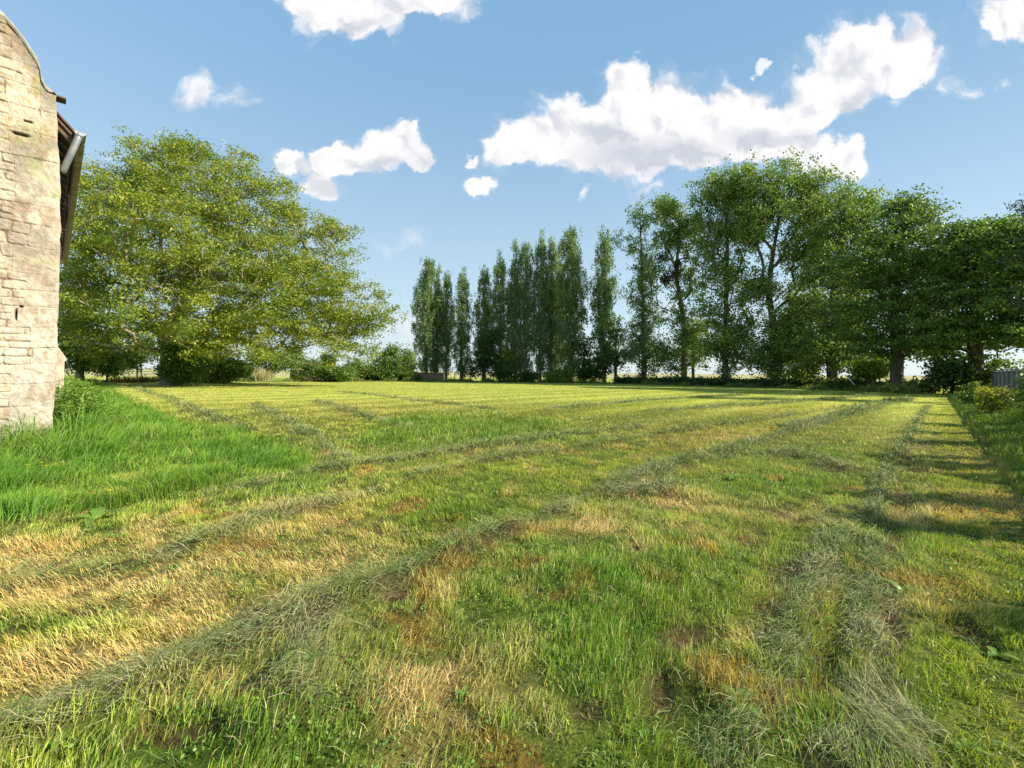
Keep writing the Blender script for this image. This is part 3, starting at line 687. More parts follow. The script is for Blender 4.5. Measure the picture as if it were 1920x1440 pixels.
def leafcards(P_, size, C_, g, up=.5, aspect=.55, droop=.3):
    n_ = len(P_)
    nr = g.normal(size=(n_, 3)) + np.array([0, 0, up]); nr /= np.linalg.norm(nr, axis=1, keepdims=True)
    a = g.normal(size=(n_, 3)) + np.array([0, 0, -droop]); a -= nr * (a * nr).sum(1, keepdims=True); a /= np.linalg.norm(a, axis=1, keepdims=True) + 1e-6
    b = np.cross(nr, a); L = (size * g.uniform(.6, 1.4, n_))[:, None]; Wd = L * aspect * .5
    fold = nr * L * .10
    V = np.stack([P_ - a * L * .5, P_ + b * Wd - fold * g.uniform(-1, 1, (n_, 1)), P_ + a * L * .5, P_ - b * Wd - fold * g.uniform(-1, 1, (n_, 1))], 1)
    return V.reshape(-1, 3), np.arange(n_ * 4)
def make_tree(name, trunk_pts, blobs, ncl, rc, nleaf, lsize, cols, g, squash=(1, 1, 1), hw=1.0, slope=.3, r0=.3, shell=.45, tip=.018, bark=None, step=.7, up=.5, nsub=6, aspect=.55, leafmat=None, fly=.15, tight=.34):
    """trunk_pts/blobs in metres from the base. Returns the root empty with children trunk, crown."""
    root = empty(name)
    W_ = np.array([b[3] * b[4] * (b[5] if len(b) > 5 else 1) for b in blobs]); W_ = W_ / W_.sum()
    ch = g.choice(len(blobs), ncl, p=W_); Bm = np.array([b[:3] for b in blobs])[ch]
    R3 = np.array([(b[3], b[3] * .9, b[4]) for b in blobs])[ch]
    d = g.normal(size=(ncl, 3)); d /= np.linalg.norm(d, axis=1, keepdims=True)
    Cc = Bm + d * R3 * (g.random(ncl) ** shell)[:, None]
    Cc[:, 2] = np.maximum(Cc[:, 2], .3 + .3 * g.random(ncl))
    # skeleton
    tp = [np.array(p, float) for p in trunk_pts]; nodes = [tp[0]]; par = [-1]
    for a, b in zip(tp[:-1], tp[1:]):
        k = max(1, int(np.linalg.norm(b - a) / step))
        for q in range(1, k + 1): nodes.append(a + (b - a) * q / k + g.normal(0, .03, 3) * np.array([1, 1, 0])); par.append(len(nodes) - 2)
    ntr = len(nodes); ends = [len(nodes) - 1]
    order = np.argsort(np.hypot(Cc[:, 0] - tp[0][0], Cc[:, 1] - tp[0][1]) + .25 * np.abs(Cc[:, 2] - tp[-1][2] * .5))
    cap = 60000; NA = np.zeros((cap, 3)); NA[:ntr] = nodes; cnt = ntr
    for ci in order:
        c = Cc[ci]; q = NA[:cnt]; dl = c - q; dh = np.hypot(dl[:, 0], dl[:, 1])
        cost = np.sqrt((hw * dh) ** 2 + dl[:, 2] ** 2) + 1.5 * np.maximum(0, slope * dh - dl[:, 2])
        cost[0:2] += 50 if tp[-1][2] > 3 else 0
        b = int(np.argmin(cost)); s0 = NA[b].copy(); L = np.linalg.norm(c - s0); k = max(2, int(L / step))
        bow = g.normal(0, .07, 3) * L; prev = b
        for w in range(1, k + 1):
            f = w / k; p = s0 + (c - s0) * f + bow * math.sin(f * math.pi) + np.array([0, 0, -.06 * L * math.sin(f * math.pi)]) + g.normal(0, .03 * step, 3)
            NA[cnt] = p; par.append(prev); prev = cnt; cnt += 1
            if cnt >= cap - 60: break
        ends.append(prev)
        if cnt >= cap - 60: break
    par = np.array(par); load = np.zeros(cnt); load[ends] = 1
    for k in range(cnt - 1, 0, -1): load[par[k]] += load[k]
    rad = tip * load ** .5; rad *= 1.0; sc = r0 / rad[0]
    rad = np.maximum(tip, np.where(rad * sc > tip, rad * sc, tip)); rad = np.minimum(rad, r0)
    k = np.arange(1, cnt); big = (k < ntr) | (rad[k] > .08)
    flare = np.where(par[k] == 0, 1.45, 1.0)
    V1, I1 = tubes_np(NA[par[k[big]]], NA[k[big]], np.minimum(rad[par[k[big]]], rad[k[big]] * 1.35) * flare[big], rad[k[big]], 9)
    sm = k[~big]; V2, I2 = tubes_np(NA[par[sm]], NA[sm], np.minimum(rad[par[sm]], rad[sm] * 1.3), rad[sm], 4)
    I = np.concatenate([I1, I2 + len(V1)])
    npmesh('trunk', np.concatenate([V1, V2]), np.full(len(I), 4), I, bark or M_bark, root, smooth=True)
    # leaves
    cc = Cc[np.repeat(np.arange(ncl), nsub)] + g.normal(size=(ncl * nsub, 3)) * rc * .62 * np.array(squash)
    m_ = max(1, int(nleaf / nsub)); Pl = np.repeat(cc, m_, 0) + g.normal(size=(len(cc) * m_, 3)) * rc * tight * np.array(squash)
    Pl[:, 2] = np.maximum(Pl[:, 2], .05 + .1 * g.random(len(Pl)))
    nfl = int(len(Pl) * fly); fl = g.integers(0, ncl, nfl); Pf_ = Cc[fl] + g.normal(size=(nfl, 3)) * rc * .95 * np.array(squash); Pf_[:, 2] = np.maximum(Pf_[:, 2], .1)
    cid = np.concatenate([np.repeat(np.repeat(np.arange(ncl), nsub), m_), fl]); Pl = np.concatenate([Pl, Pf_])
    cv = g.random(ncl)[cid]; lv = g.random(len(Pl))
    Cl = np.zeros((len(Pl), 3)) + np.array(cols[0]); Cl = mixa(Cl, cols[1], cv); Cl = mixa(Cl, cols[2], (lv < (cols[3] if len(cols) > 3 else .12)) * .85)
    Cl = Cl * g.uniform(.75, 1.25, len(Pl))[:, None]
    Vl, Il = leafcards(Pl, lsize, Cl, g, up, aspect)
    npmesh('crown', Vl, np.full(len(Pl), 4), Il, leafmat or M_leaf, root, fcol=Cl)
    return root
def px_tree(name, label, cat, group, base_px, Y, trunk_px, blobs_px, seed, **kw):
    """same, traced from photo pixels at depth Y: trunk_px [(px,py)], blobs [(px,py,rx,ry[,depth offset m[,weight]])]"""
    b0 = at(base_px, 700, Y); b0[2] = 0; g = np.random.default_rng(seed)
    def rel(px, py, dy=0): p = at(px, py, Y) - b0; return (p[0], dy, p[2])
    tp = [(0, 0, -.1)] + [rel(*p) for p in trunk_px]
    bl = [rel(b[0], b[1], (b[4] if len(b) > 4 else 0)) + (b[2] * Y / F, b[3] * Y / F) + ((b[5],) if len(b) > 5 else ()) for b in blobs_px]
    r = make_tree(name, tp, bl, kw.pop('ncl'), kw.pop('rc'), kw.pop('nleaf'), kw.pop('lsize'), kw.pop('cols'), g, **kw)
    r.location = b0; return tag(r, label, cat, group)
def copy_tree(o, parent=None):
    c = o.copy(); col.objects.link(c); c.parent = parent
    for chd in list(o.children): copy_tree(chd, c)
    return c
WALNUT = [(.135, .225, .028), (.275, .33, .038), (.38, .32, .05), .12]
DGREEN = [(.07, .14, .034), (.115, .215, .045), (.21, .30, .065), .22]
MGREEN = [(.11, .20, .03), (.17, .26, .04), (.25, .29, .06), .15]
POP = [(.105, .195, .068), (.16, .265, .09), (.28, .36, .15), .24]
BPOP = [(.11, .215, .048), (.18, .285, .062), (.29, .36, .11), .22]
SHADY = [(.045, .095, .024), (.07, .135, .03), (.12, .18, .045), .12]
# the big walnut on the left
px_tree('walnut_tree', 'huge spreading walnut tree with yellow green leaves beside the barn', 'tree', None, 322, 42,
 [(322, 700), (318, 660), (312, 632), (330, 590), (350, 540), (360, 480), (345, 400), (330, 330)],
 [(300,312,70,52,0),(250,282,40,26,1),(335,275,50,24,0),(400,330,75,55,-1),(440,400,100,70,-2),(520,385,75,55,0),(480,325,40,28,0),(240,375,70,74,1),(200,330,60,60,1),(560,450,85,70,-1),(610,430,35,35,0),
  (330,430,130,85,-3),(200,470,75,70,-1),(430,500,150,85,-5),(580,530,90,70,-2),(640,560,65,60,0),(690,590,42,36,0),(700,555,30,22,1),(300,540,130,80,-4),(180,560,70,65,-2),
  (620,625,75,38,-1),(520,610,110,50,-4),(400,605,120,42,-6),(250,620,90,38,-4),(150,600,50,50,0),(660,470,20,45,0),(470,640,90,26,-5),(670,650,30,18,0),(150,400,40,80,0),(345,640,40,22,-6),(560,655,60,16,-4),(440,658,60,14,-5),(620,668,40,14,-2),(250,660,60,20,-3),(520,600,120,60,4),(300,480,140,90,6),(430,440,120,90,6),(380,560,150,80,6),(560,500,90,70,4)],
 11, ncl=1000, rc=.95, nleaf=230, lsize=.215, cols=WALNUT, squash=(1.15, 1.15, .62), slope=.12, r0=.75, shell=.40, tip=.018, step=.9, up=.9, fly=.04, nsub=6, tight=.28, aspect=.45)
px_tree('ash_tree', 'shaded broadleaf tree low behind the barn wall, left of the walnut', 'tree', None, 150, 47,
 [(150, 690), (150, 640), (155, 560)], [(150,560,60,90),(170,640,50,50),(140,660,60,40),(190,670,30,30)], 12, ncl=130, rc=1.1, nleaf=110, lsize=.27, cols=MGREEN, squash=(1, 1, .7), r0=.35, up=.7)
px_tree('ivy_bush', 'dark green ivy bush swallowing the foot of the walnut trunk', 'bush', None, 340, 40.5,
 [(340, 712), (338, 690)], [(335,685,32,36),(345,660,30,28),(325,700,28,18),(362,700,18,16)], 13, ncl=90, rc=.5, nleaf=140, lsize=.19, cols=DGREEN, squash=(1, 1, .8), r0=.10, up=.5, step=.4)
# Lombardy poplars: four moulds, copied along the row
def lombardy(seed, H_=18.0, w=1.85, loose=1.0):
    g = np.random.default_rng(seed); bl = []
    for z in np.arange(1.6, H_ - .4, .55):
        f = z / H_; r_ = w * (.55 + .6 * math.sin(min(1, f * 1.35) * math.pi * .62)) * (1 - max(0, f - .62) / .38 * .72) * g.uniform(.75, 1.25)
        bl.append((g.normal(0, .18), g.normal(0, .18), z, r_, .8))
    return make_tree('poplar_tree', [(0, 0, -.1), (g.normal(0, .1), 0, H_ * .5), (0, 0, H_ - .8)], bl, int(360 * loose), .36, 66, .17, POP, g,
                     squash=(.9, .9, 1.7), hw=2.6, slope=1.6, r0=.24, shell=.5, tip=.022, step=1.0, up=.1, bark=M_bark, aspect=.75, nsub=3, fly=.0, tight=.40)
moulds = [lombardy(21), lombardy(22, w=1.65), lombardy(23, w=2.1, loose=1.2), lombardy(24, w=1.8)]
used = set()
ROWP = [ # px, depth, top py, width factor, mould, label
 (799, 73, 487, 1.15, 2, 'first poplar of the row, tallest of the far left cluster, nearest the round bush'),
 (819, 74, 505, .75, 1, 'narrow poplar second in the far left cluster'),
 (836, 73, 510, .75, 3, 'narrow poplar third in the far left cluster with bare dark stem at its foot'),
 (865, 72, 513, .95, 0, 'separate short poplar standing just before the first wide gap of sky'),
 (908, 72, 502, 1.0, 3, 'poplar rising directly out of the dark spreading conifer'),
 (937, 71, 484, 1.0, 0, 'poplar just right of the dark conifer with a yellowish bush at its foot'),
 (965, 71, 460, .95, 1, 'left stem of the first twin topped pair of poplars'),
 (986, 70, 457, .9, 2, 'right stem of the first twin topped pair of poplars'),
 (1013, 70, 446, .95, 0, 'left stem of the second twin topped pair of poplars'),
 (1032, 71, 446, .9, 3, 'right stem of the second twin topped pair of poplars'),
 (1048, 73, 462, .8, 1, 'dark poplar half hidden behind the broad pointed poplar'),
 (1070, 68, 428, 1.25, 2, 'broad pointed poplar with yellow green lower side branches'),
 (1133, 67, 429, 1.15, 3, 'lone pointed poplar with clear sky on both sides'),
]
for (px_, Y_, tp_, wf, mi, lab) in ROWP:
    o = moulds[mi] if mi not in used else copy_tree(moulds[mi]); used.add(mi)
    b0 = at(px_, 700, Y_); h_ = at(px_, tp_, Y_)[2] + .3
    o.location = (b0[0], Y_, 0); s_ = h_ / 18.0; ww = wf * .98
    o.scale = (ww, ww, s_); o.rotation_euler = (0, 0, (px_ * 1.7) % 6.28)
    tag(o, lab, 'tree', 'columnar poplars along the far edge of the field')
G2 = 'tall loose poplars and broadleaf trees on the right'
kw = dict(bark=M_dbark, r0=.38, shell=.5, tip=.02, step=1.0, up=.3, aspect=.8, fly=.06, tight=.30, nsub=4)
px_tree('poplar_tree', 'loose airy poplar right of the lone pointed one, thin branches spreading left near its top', 'tree', G2, 1207, 63, [(1208, 690), (1205, 560), (1200, 400)],
 [(1200,410,22,30),(1175,450,26,24),(1205,480,32,45),(1200,550,32,50),(1215,520,22,40),(1205,620,36,50),(1215,670,40,34),(1190,650,30,30),(1232,400,14,18),(1209,640,12,60),(1209,690,10,20)], 31, ncl=260, rc=0.66, nleaf=85, lsize=0.200, cols=POP, squash=(1, 1, 1.2), hw=2.0, slope=1.0, **kw)
T32 = px_tree('poplar_tree', 'open poplar with dark mistletoe clumps in its crown', 'tree', G2, 1283, 60, [(1283, 690), (1282, 600), (1268, 520), (1275, 400)],
 [(1245,390,30,24),(1268,410,38,36),(1290,440,32,50),(1250,450,26,36),(1245,510,32,34),(1290,530,30,50),(1265,590,42,36),(1300,620,36,40),(1270,655,42,34),(1240,640,20,30),(1284,660,14,50),(1300,670,30,24),(1255,680,26,22)], 32, ncl=290, rc=0.74, nleaf=89, lsize=0.216, cols=BPOP, squash=(1, 1, 1.0), hw=1.6, slope=.7, **kw)
px_tree('poplar_tree', 'tall poplar with a forked ivy covered stem, left of the tallest tree', 'tree', G2, 1360, 56, [(1360, 690), (1361, 600), (1362, 540), (1365, 420), (1362, 340)],
 [(1345,350,44,30),(1320,380,32,32),(1378,360,44,50),(1345,430,52,45),(1385,430,36,50),(1330,480,38,34),(1365,520,52,40),(1340,580,34,32),(1395,600,34,50),(1360,640,44,34),(1325,655,18,20),(1361,640,14,70),(1385,670,26,26),(1362,695,16,20),(1410,650,30,30)], 33, ncl=430, rc=0.87, nleaf=92, lsize=0.216, cols=BPOP, squash=(1, 1, .9), hw=1.5, slope=.7, **kw)
kw['r0'] = .5
px_tree('poplar_tree', 'tallest poplar of all with several leaning grey stems and sky showing at mid height', 'tree', G2, 1452, 53, [(1452, 690), (1450, 610), (1440, 550), (1450, 470), (1470, 360)],
 [(1390,338,26,20),(1420,352,50,36),(1470,330,42,28),(1520,356,48,34),(1455,390,76,52),(1530,400,56,48),(1410,420,36,44),(1400,450,22,34),(1500,470,46,40),(1545,470,30,50),(1420,540,34,40),(1500,570,45,50),(1455,640,50,40),(1490,660,40,34),(1452,650,16,70),(1425,675,26,24),(1455,700,18,20),(1475,620,34,40)], 34, ncl=640, rc=0.90, nleaf=100, lsize=0.216, cols=BPOP, squash=(1.1, 1.1, .85), hw=1.4, slope=.8, **kw)
px_tree('poplar_tree', 'broad leafy poplar leaning right with long ascending branches, right of the tallest tree', 'tree', G2, 1560, 48, [(1560, 690), (1558, 600), (1570, 500), (1590, 400)],
 [(1590,362,16,26),(1600,395,52,30),(1632,375,24,18),(1570,430,48,40),(1620,440,44,44),(1550,500,44,50),(1600,520,56,45),(1560,590,60,46),(1610,600,44,44),(1540,650,54,36),(1558,680,26,28),(1580,670,40,26)], 35, ncl=330, rc=0.87, nleaf=102, lsize=0.216, cols=BPOP, squash=(1.15, 1.15, .75), hw=1.3, slope=.5, **kw)
kw['r0'] = .48
px_tree('broadleaf_tree', 'dense dark green maple with one thick bare trunk standing by the gap of sky', 'tree', G2, 1682, 40, [(1682, 690), (1680, 640), (1678, 560), (1690, 420)],
 [(1700,385,34,22),(1690,410,50,30),(1740,410,34,26),(1680,450,70,40),(1740,470,44,40),(1640,500,66,45),(1700,530,80,45),(1650,580,80,40),(1720,600,70,36),(1640,635,66,26),(1740,640,50,24),(1690,665,44,16)], 36, ncl=378, rc=0.78, nleaf=112, lsize=.185, cols=DGREEN, squash=(1.3, 1.3, .5), hw=1.1, slope=.2, **kw)
px_tree('broadleaf_tree', 'dark broad tree with low spreading crown left of the fence end', 'tree', G2, 1828, 36, [(1828, 690), (1826, 640), (1830, 560), (1830, 480)],
 [(1790,445,40,24),(1830,440,50,26),(1790,490,60,40),(1860,480,60,45),(1810,550,80,40),(1870,560,60,45),(1800,610,72,34),(1870,630,60,30),(1770,640,40,24),(1790,680,32,26),(1840,690,34,24)], 37, ncl=346, rc=0.78, nleaf=112, lsize=.185, cols=DGREEN, squash=(1.25, 1.25, .55), hw=1.1, slope=.2, **kw)
px_tree('broadleaf_tree', 'dark broad tree cut by the right edge of the photo, rising behind the fence', 'tree', G2, 1960, 32, [(1960, 690), (1955, 620), (1950, 500)],
 [(1890,440,38,24),(1930,430,60,30),(1910,490,60,44),(1970,500,80,60),(1910,560,60,40),(1980,590,80,50),(1920,625,60,30)], 38, ncl=283, rc=0.74, nleaf=120, lsize=.185, cols=DGREEN, squash=(1.25, 1.25, .55), hw=1.1, slope=.2, **kw)
px_tree('conifer_tree', 'dark feathery conifer bough poking in at the upper right edge', 'tree', None, 2010, 24, [(2010, 690), (2005, 500), (2000, 330)],
 [(1960,395,70,16),(1990,430,70,14),(2000,360,50,18),(2000,480,70,24),(2000,560,80,40)], 39, ncl=110, rc=0.46, nleaf=103, lsize=.22, cols=[(.02,.04,.025),(.03,.055,.03),(.05,.08,.04),.1], squash=(1.6, 1.2, .35), hw=1.0, slope=-.1, r0=.3, bark=M_dbark, up=.3, aspect=.2, step=.6)
# second rank behind: fills the dark mass on the right
for (bx, Y_, bl, lab, sd, nc_) in [
 (1520, 60, [(1520,560,50,60),(1520,630,60,45),(1500,670,50,26)], 'smaller dark tree filling the space behind the two tallest poplars', 41, 140),
 (1610, 52, [(1610,560,50,60),(1590,630,60,40),(1620,670,50,26)], 'dark understorey tree between the leaning poplar and the thick trunked maple', 42, 140),
 (1755, 46, [(1755,520,50,50),(1750,590,60,46),(1760,650,50,28)], 'dark tree behind the gap between the maple and the low spreading crown', 43, 130),
 (1300, 66, [(1320,620,40,34),(1300,655,36,26)], 'small dark tree behind the mistletoe poplar', 44, 60),
 (1155, 66, [(1150,620,34,24),(1160,655,42,28),(1140,680,40,20)], 'low dark thorn tree at the foot of the lone pointed poplar', 45, 80),
 (1095, 69, [(1090,660,34,30),(1105,685,34,20)], 'dark thorn tree at the right foot of the broad pointed poplar', 46, 60)]:
    px_tree('understorey_tree', lab, 'tree', 'dark understorey trees behind the right hand row', bx, Y_, [(bx, 690), (bx, bl[0][1])], bl, sd, ncl=int(nc_ * .8), rc=.85, nleaf=60, lsize=.27, fly=.05, nsub=4, cols=SHADY, squash=(1.2, 1.2, .6), r0=.22, bark=M_dbark, up=.3, step=.9, aspect=.8, slope=.2)
mist = 0
for (mx, my, mr, lab) in [(1240,482,13,'uppermost dark mistletoe ball in the open poplar'),(1262,512,16,'largest dark mistletoe ball in the open poplar crown'),(1247,525,10,'small mistletoe ball left of the largest one'),(1270,495,8,'small mistletoe ball above and right of the largest one')]:
    Y_ = 59; p = at(mx, my, Y_); g = np.random.default_rng(mx); n_ = 500; rr_ = mr * Y_ / F
    Pm = g.normal(size=(n_, 3)); Pm /= np.linalg.norm(Pm, axis=1, keepdims=True); Pm *= rr_ * (g.random(n_) ** .5)[:, None]
    Cm = np.tile([[.05, .06, .025]], (n_, 1)) * g.uniform(.6, 1.4, (n_, 1)); V_, I_ = leafcards(Pm, .22, Cm, g, 0, .5)
    o = npmesh('mistletoe', V_, np.full(n_, 4), I_, M_leaf, fcol=Cm); o.location = p
    tag(o, lab, 'mistletoe', 'mistletoe balls in the open poplar')
# bushes along the far edge
def bush(px_, Y_, bl, cols, lab, sd, n=60, ls=.26, rc=.55, name='bush', cat='bush', group='bushes along the far edge of the field', sq=(1.1, 1.1, .8)):
    return px_tree(name, lab, cat, group, px_, Y_, [(px_, bl[0][1])], bl, sd, ncl=n, rc=rc, nleaf=70, lsize=ls, cols=cols, squash=sq, r0=.09, bark=M_dbark, up=.5, step=.5, tip=.012, slope=.2)
bush(727, 66, [(727,680,26,28),(722,695,28,16),(735,665,18,16)], DGREEN, 'large round dark green bush between the walnut and the first poplar', 51, 110)
bush(762, 68, [(762,680,14,26),(765,698,14,12)], MGREEN, 'lighter green bush squeezed between the round bush and the first poplar', 52, 60)
bush(680, 64, [(680,690,26,16),(660,698,24,12)], MGREEN, 'low bush under the right tip of the walnut crown', 53, 60)
bush(612, 62, [(618,680,16,18),(610,700,22,10)], SHADY, 'dark bush beneath the right half of the walnut crown', 54, 60)
bush(560, 70, [(560,670,22,20),(570,692,26,12)], MGREEN, 'pale green bush seen under the walnut crown before the low wall', 55, 50)
bush(420, 50, [(420,688,34,24),(400,700,30,14),(445,700,20,14)], MGREEN, 'bright green leafy bush just right of the ivy clad trunk', 56, 110)
bush(500, 62, [(490,668,30,20),(520,680,30,18),(470,690,24,12)], MGREEN, 'sunlit hedge bush under the middle of the walnut crown', 68, 110)
bush(590, 60, [(590,690,20,12),(640,700,26,9)], DGREEN, 'low dark hedge bush beneath the right half of the walnut', 69, 80)
bush(385, 52, [(385,670,26,24),(372,650,20,18)], DGREEN, 'dark bush immediately behind the ivy clad walnut trunk', 71, 90)
bush(265, 58, [(260,665,28,22),(240,680,20,18),(280,650,20,16)], DGREEN, 'grey green bush behind the rail left of the walnut trunk', 57, 80)
bush(200, 48, [(196,680,18,20),(185,668,14,18),(212,690,10,12)], MGREEN, 'leafy bush at the left end of the field by the barn', 58, 60)
bush(905, 69, [(905,665,24,30),(915,640,20,22),(890,688,24,20),(930,680,20,22)], SHADY, 'dark spreading conifer under the fifth poplar', 59, 130, name='conifer_bush')
bush(952, 69, [(955,680,16,20),(945,665,10,14)], [(.14,.21,.03),(.22,.26,.04),(.3,.28,.06),.2], 'yellow green sapling between the dark conifer and the first twin poplars', 60, 40)
bush(943, 67, [(943,700,16,14)], SHADY, 'small round dark bush in front of the yellow green sapling', 61, 40)
bush(985, 67, [(985,706,26,8)], SHADY, 'low dark bush at the foot of the first twin poplars', 62, 40)
bush(1050, 66, [(1045,706,24,9),(1065,702,14,10)], MGREEN, 'low tussocky bush at the foot of the broad pointed poplar', 63, 50)
bush(1110, 66, [(1105,700,28,12)], SHADY, 'low dark bush between the broad and the lone pointed poplars', 64, 50)
bush(1507, 48, [(1505,700,20,14),(1515,690,12,12)], [(.13,.20,.03),(.2,.25,.04),(.28,.28,.06),.2], 'sunlit pale green bush low between the two tallest poplars', 65, 50)
bush(1630, 43, [(1625,695,26,16),(1645,690,18,16)], MGREEN, 'sunlit green bush just left of the thick bare trunk', 66, 70)
bush(1785, 36, [(1785,700,28,22),(1805,712,24,16),(1765,706,14,14)], SHADY, 'dark bramble bush in the far right corner of the field', 67, 90)
hb = []; b0 = at(560, 700, 66); b0[2] = 0; A0 = b0; A1 = at(778, 700, 70); A1[2] = 0
for q in range(22): c = (A1 - A0) * q / 21; hb.append((c[0], c[1], .6 + rng.uniform(-.1, .3), .8, .65))
hd = make_tree('hedge', [(0, 0, -.1), (0, 0, .5)], hb, 240, .5, 60, .24, DGREEN, np.random.default_rng(72), squash=(1, 1, .7), r0=.05, tip=.012, step=1.2, bark=M_dbark)
hd.location = b0; tag(hd, 'rough green hedge in front of the brick wall between the walnut and the poplars', 'hedge')
# clipped ragged hedge beneath the right hand trees
hp = [(1165, 64), (1240, 60), (1330, 56), (1420, 52), (1500, 49), (1590, 44), (1680, 41), (1760, 38)]
hb = []; b0 = at(1165, 700, 64); b0[2] = 0
for (p0, y0), (p1, y1) in zip(hp[:-1], hp[1:]):
    A0 = at(p0, 700, y0); A1 = at(p1, 700, y1); k = int(np.linalg.norm(A1 - A0) / 1.0)
    for q in range(k): c = A0 + (A1 - A0) * q / k - b0; hb.append((c[0], c[1], .42 + rng.uniform(-.1, .12), .8, .45))
hd = make_tree('hedge', [(0, 0, -.1), (0, 0, .5)], hb, 420, .5, 60, .26, SHADY, np.random.default_rng(70), squash=(1, 1, .55), r0=.05, tip=.012, step=1.2, bark=M_dbark)
hd.location = b0; tag(hd, 'long low dark hedge running beneath the right hand trees', 'hedge')
# ------------------------------------------------------------------ far walls, rails, posts
def rail_fence(name, label, pts, posts, H_, rails, mat, cat='fence', r=.03):
    root = tag(empty(name, pts[0]), label, cat)
    p0 = np.array(pts[0])
    for a, b in zip(pts[:-1], pts[1:]):
        a = np.array(a); b = np.array(b); L = np.linalg.norm(b - a); k = max(1, int(round(L / posts)))
        for q in range(k + 1):
            c = a + (b - a) * q / k - p0; m = MB(); m.box(c + (0, 0, H_ / 2), (.11, .11, H_)); m.build('post', M_wood, root, bevel=.01)
        for z in rails:
            m = MB(); m.tube([a - p0 + (0, .08, z), b - p0 + (0, .08, z + .01)], r, 6); m.build('rail', mat, root)
    return root
def g0(px_, Y_): p = at(px_, 700, Y_); p[2] = 0; return p
rail_fence('rail_fence', 'pale horizontal rail fence seen between the poplar trunks', [g0(925, 76), g0(1030, 75), g0(1210, 70)], 3.0, 1.35, (.75, 1.2), M_rail)
rail_fence('field_gate_fence', 'dark thin rail fence above rusty weeds left of the walnut trunk', [g0(215, 54), g0(300, 53)], 2.6, 1.6, (.9, 1.2, 1.5), M_wood)
rail_fence('post_fence', 'low wooden posts between the third and fourth poplars', [g0(838, 71), g0(868, 70)], 1.3, 1.5, (.3,), M_wood)
def low_wall(name, label, a, b, H_, th, mat, cap):
    a = np.array(a); b = np.array(b); L = np.linalg.norm(b - a); d = (b - a) / L; n_ = np.array([-d[1], d[0], 0]); root = tag(empty(name, a), label, 'wall')
    MB().box((b - a) / 2 + (0, 0, H_ / 2), (L, th, H_), [d, n_, [0, 0, 1]]).build('masonry', mat, root, bevel=.03)
    m = MB(); k = max(1, int(L / .9))
    for q in range(k): m.box(d * L * (q + .5) / k + (0, 0, H_ + .045 + .01 * math.sin(q * 2.1)), (L / k - .015, th + .12, .09), [d, n_, [0, 0, 1]])
    m.build('coping_stone', cap, root, bevel=.015); return root
low_wall('brick_wall', 'low weathered brick wall behind the first poplars', g0(690, 74), g0(832, 72), 1.25, .3, M_brick, M_wood)
low_wall('garden_wall', 'low wall with pale coping under the walnut branches', g0(430, 66), g0(478, 65), 1.55, .35, M_brick, M_cap)
low_wall('garden_wall', 'short brick wall with pale coping right of the pampas grass', g0(545, 66), g0(600, 65), 1.5, .35, M_brick, M_cap)
m = MB(); m.tube([(0, 0, 0), (.02, 0, 1.5)], .045, 8); o = m.build('fence_stake', M_wood); o.location = g0(1712, 39); tag(o, 'single upright stake in the sky gap right of the thick bare trunk', 'stake')
m = MB(); p = at(1603, 722, 41); q = at(1584, 702, 42); m.tube([(0, 0, 0), q - p], .035, 8); o = m.build('leaning_pole', M_rail); o.location = p; tag(o, 'pale pole leaning in the dark hedge bottom', 'pole')
# pampas-like tufts and rusty weeds
def tuft(name, label, cat, P0, n_, r_, H_, w_, cols, lean=.35, seed=1, group=None):
    global rng
    g = np.random.default_rng(seed); a = g.uniform(0, 6.28, n_); d = r_ * g.random(n_) ** .6
    x = np.cos(a) * d; y = np.sin(a) * d; C_ = mixa(np.zeros((n_, 3)) + np.array(cols[0]), cols[1], g.random(n_)) * g.uniform(.7, 1.3, (n_, 1))
    o = blades(name, np.stack([x, y, np.zeros(n_)], -1), H_ * g.uniform(.5, 1.1, n_), w_ * g.uniform(.6, 1.4, n_), a + g.normal(0, .7, n_), np.abs(g.normal(lean, .2, n_)), C_, M_grass, curl=.9)
    o.location = P0; return tag(o, label, cat, group)
tuft('pampas_grass', 'tall straw coloured grass clump behind the field under the walnut branches', 'grass clump', g0(492, 60), 500, 1.3, 2.0, .05, [(.34,.33,.17),(.5,.46,.28)], .2, 3)
tuft('rusty_weeds', 'rust brown dock weeds below the dark rail fence', 'weeds', g0(258, 51), 500, 2.4, .85, .06, [(.22,.08,.04),(.20,.16,.05)], .25, 4)

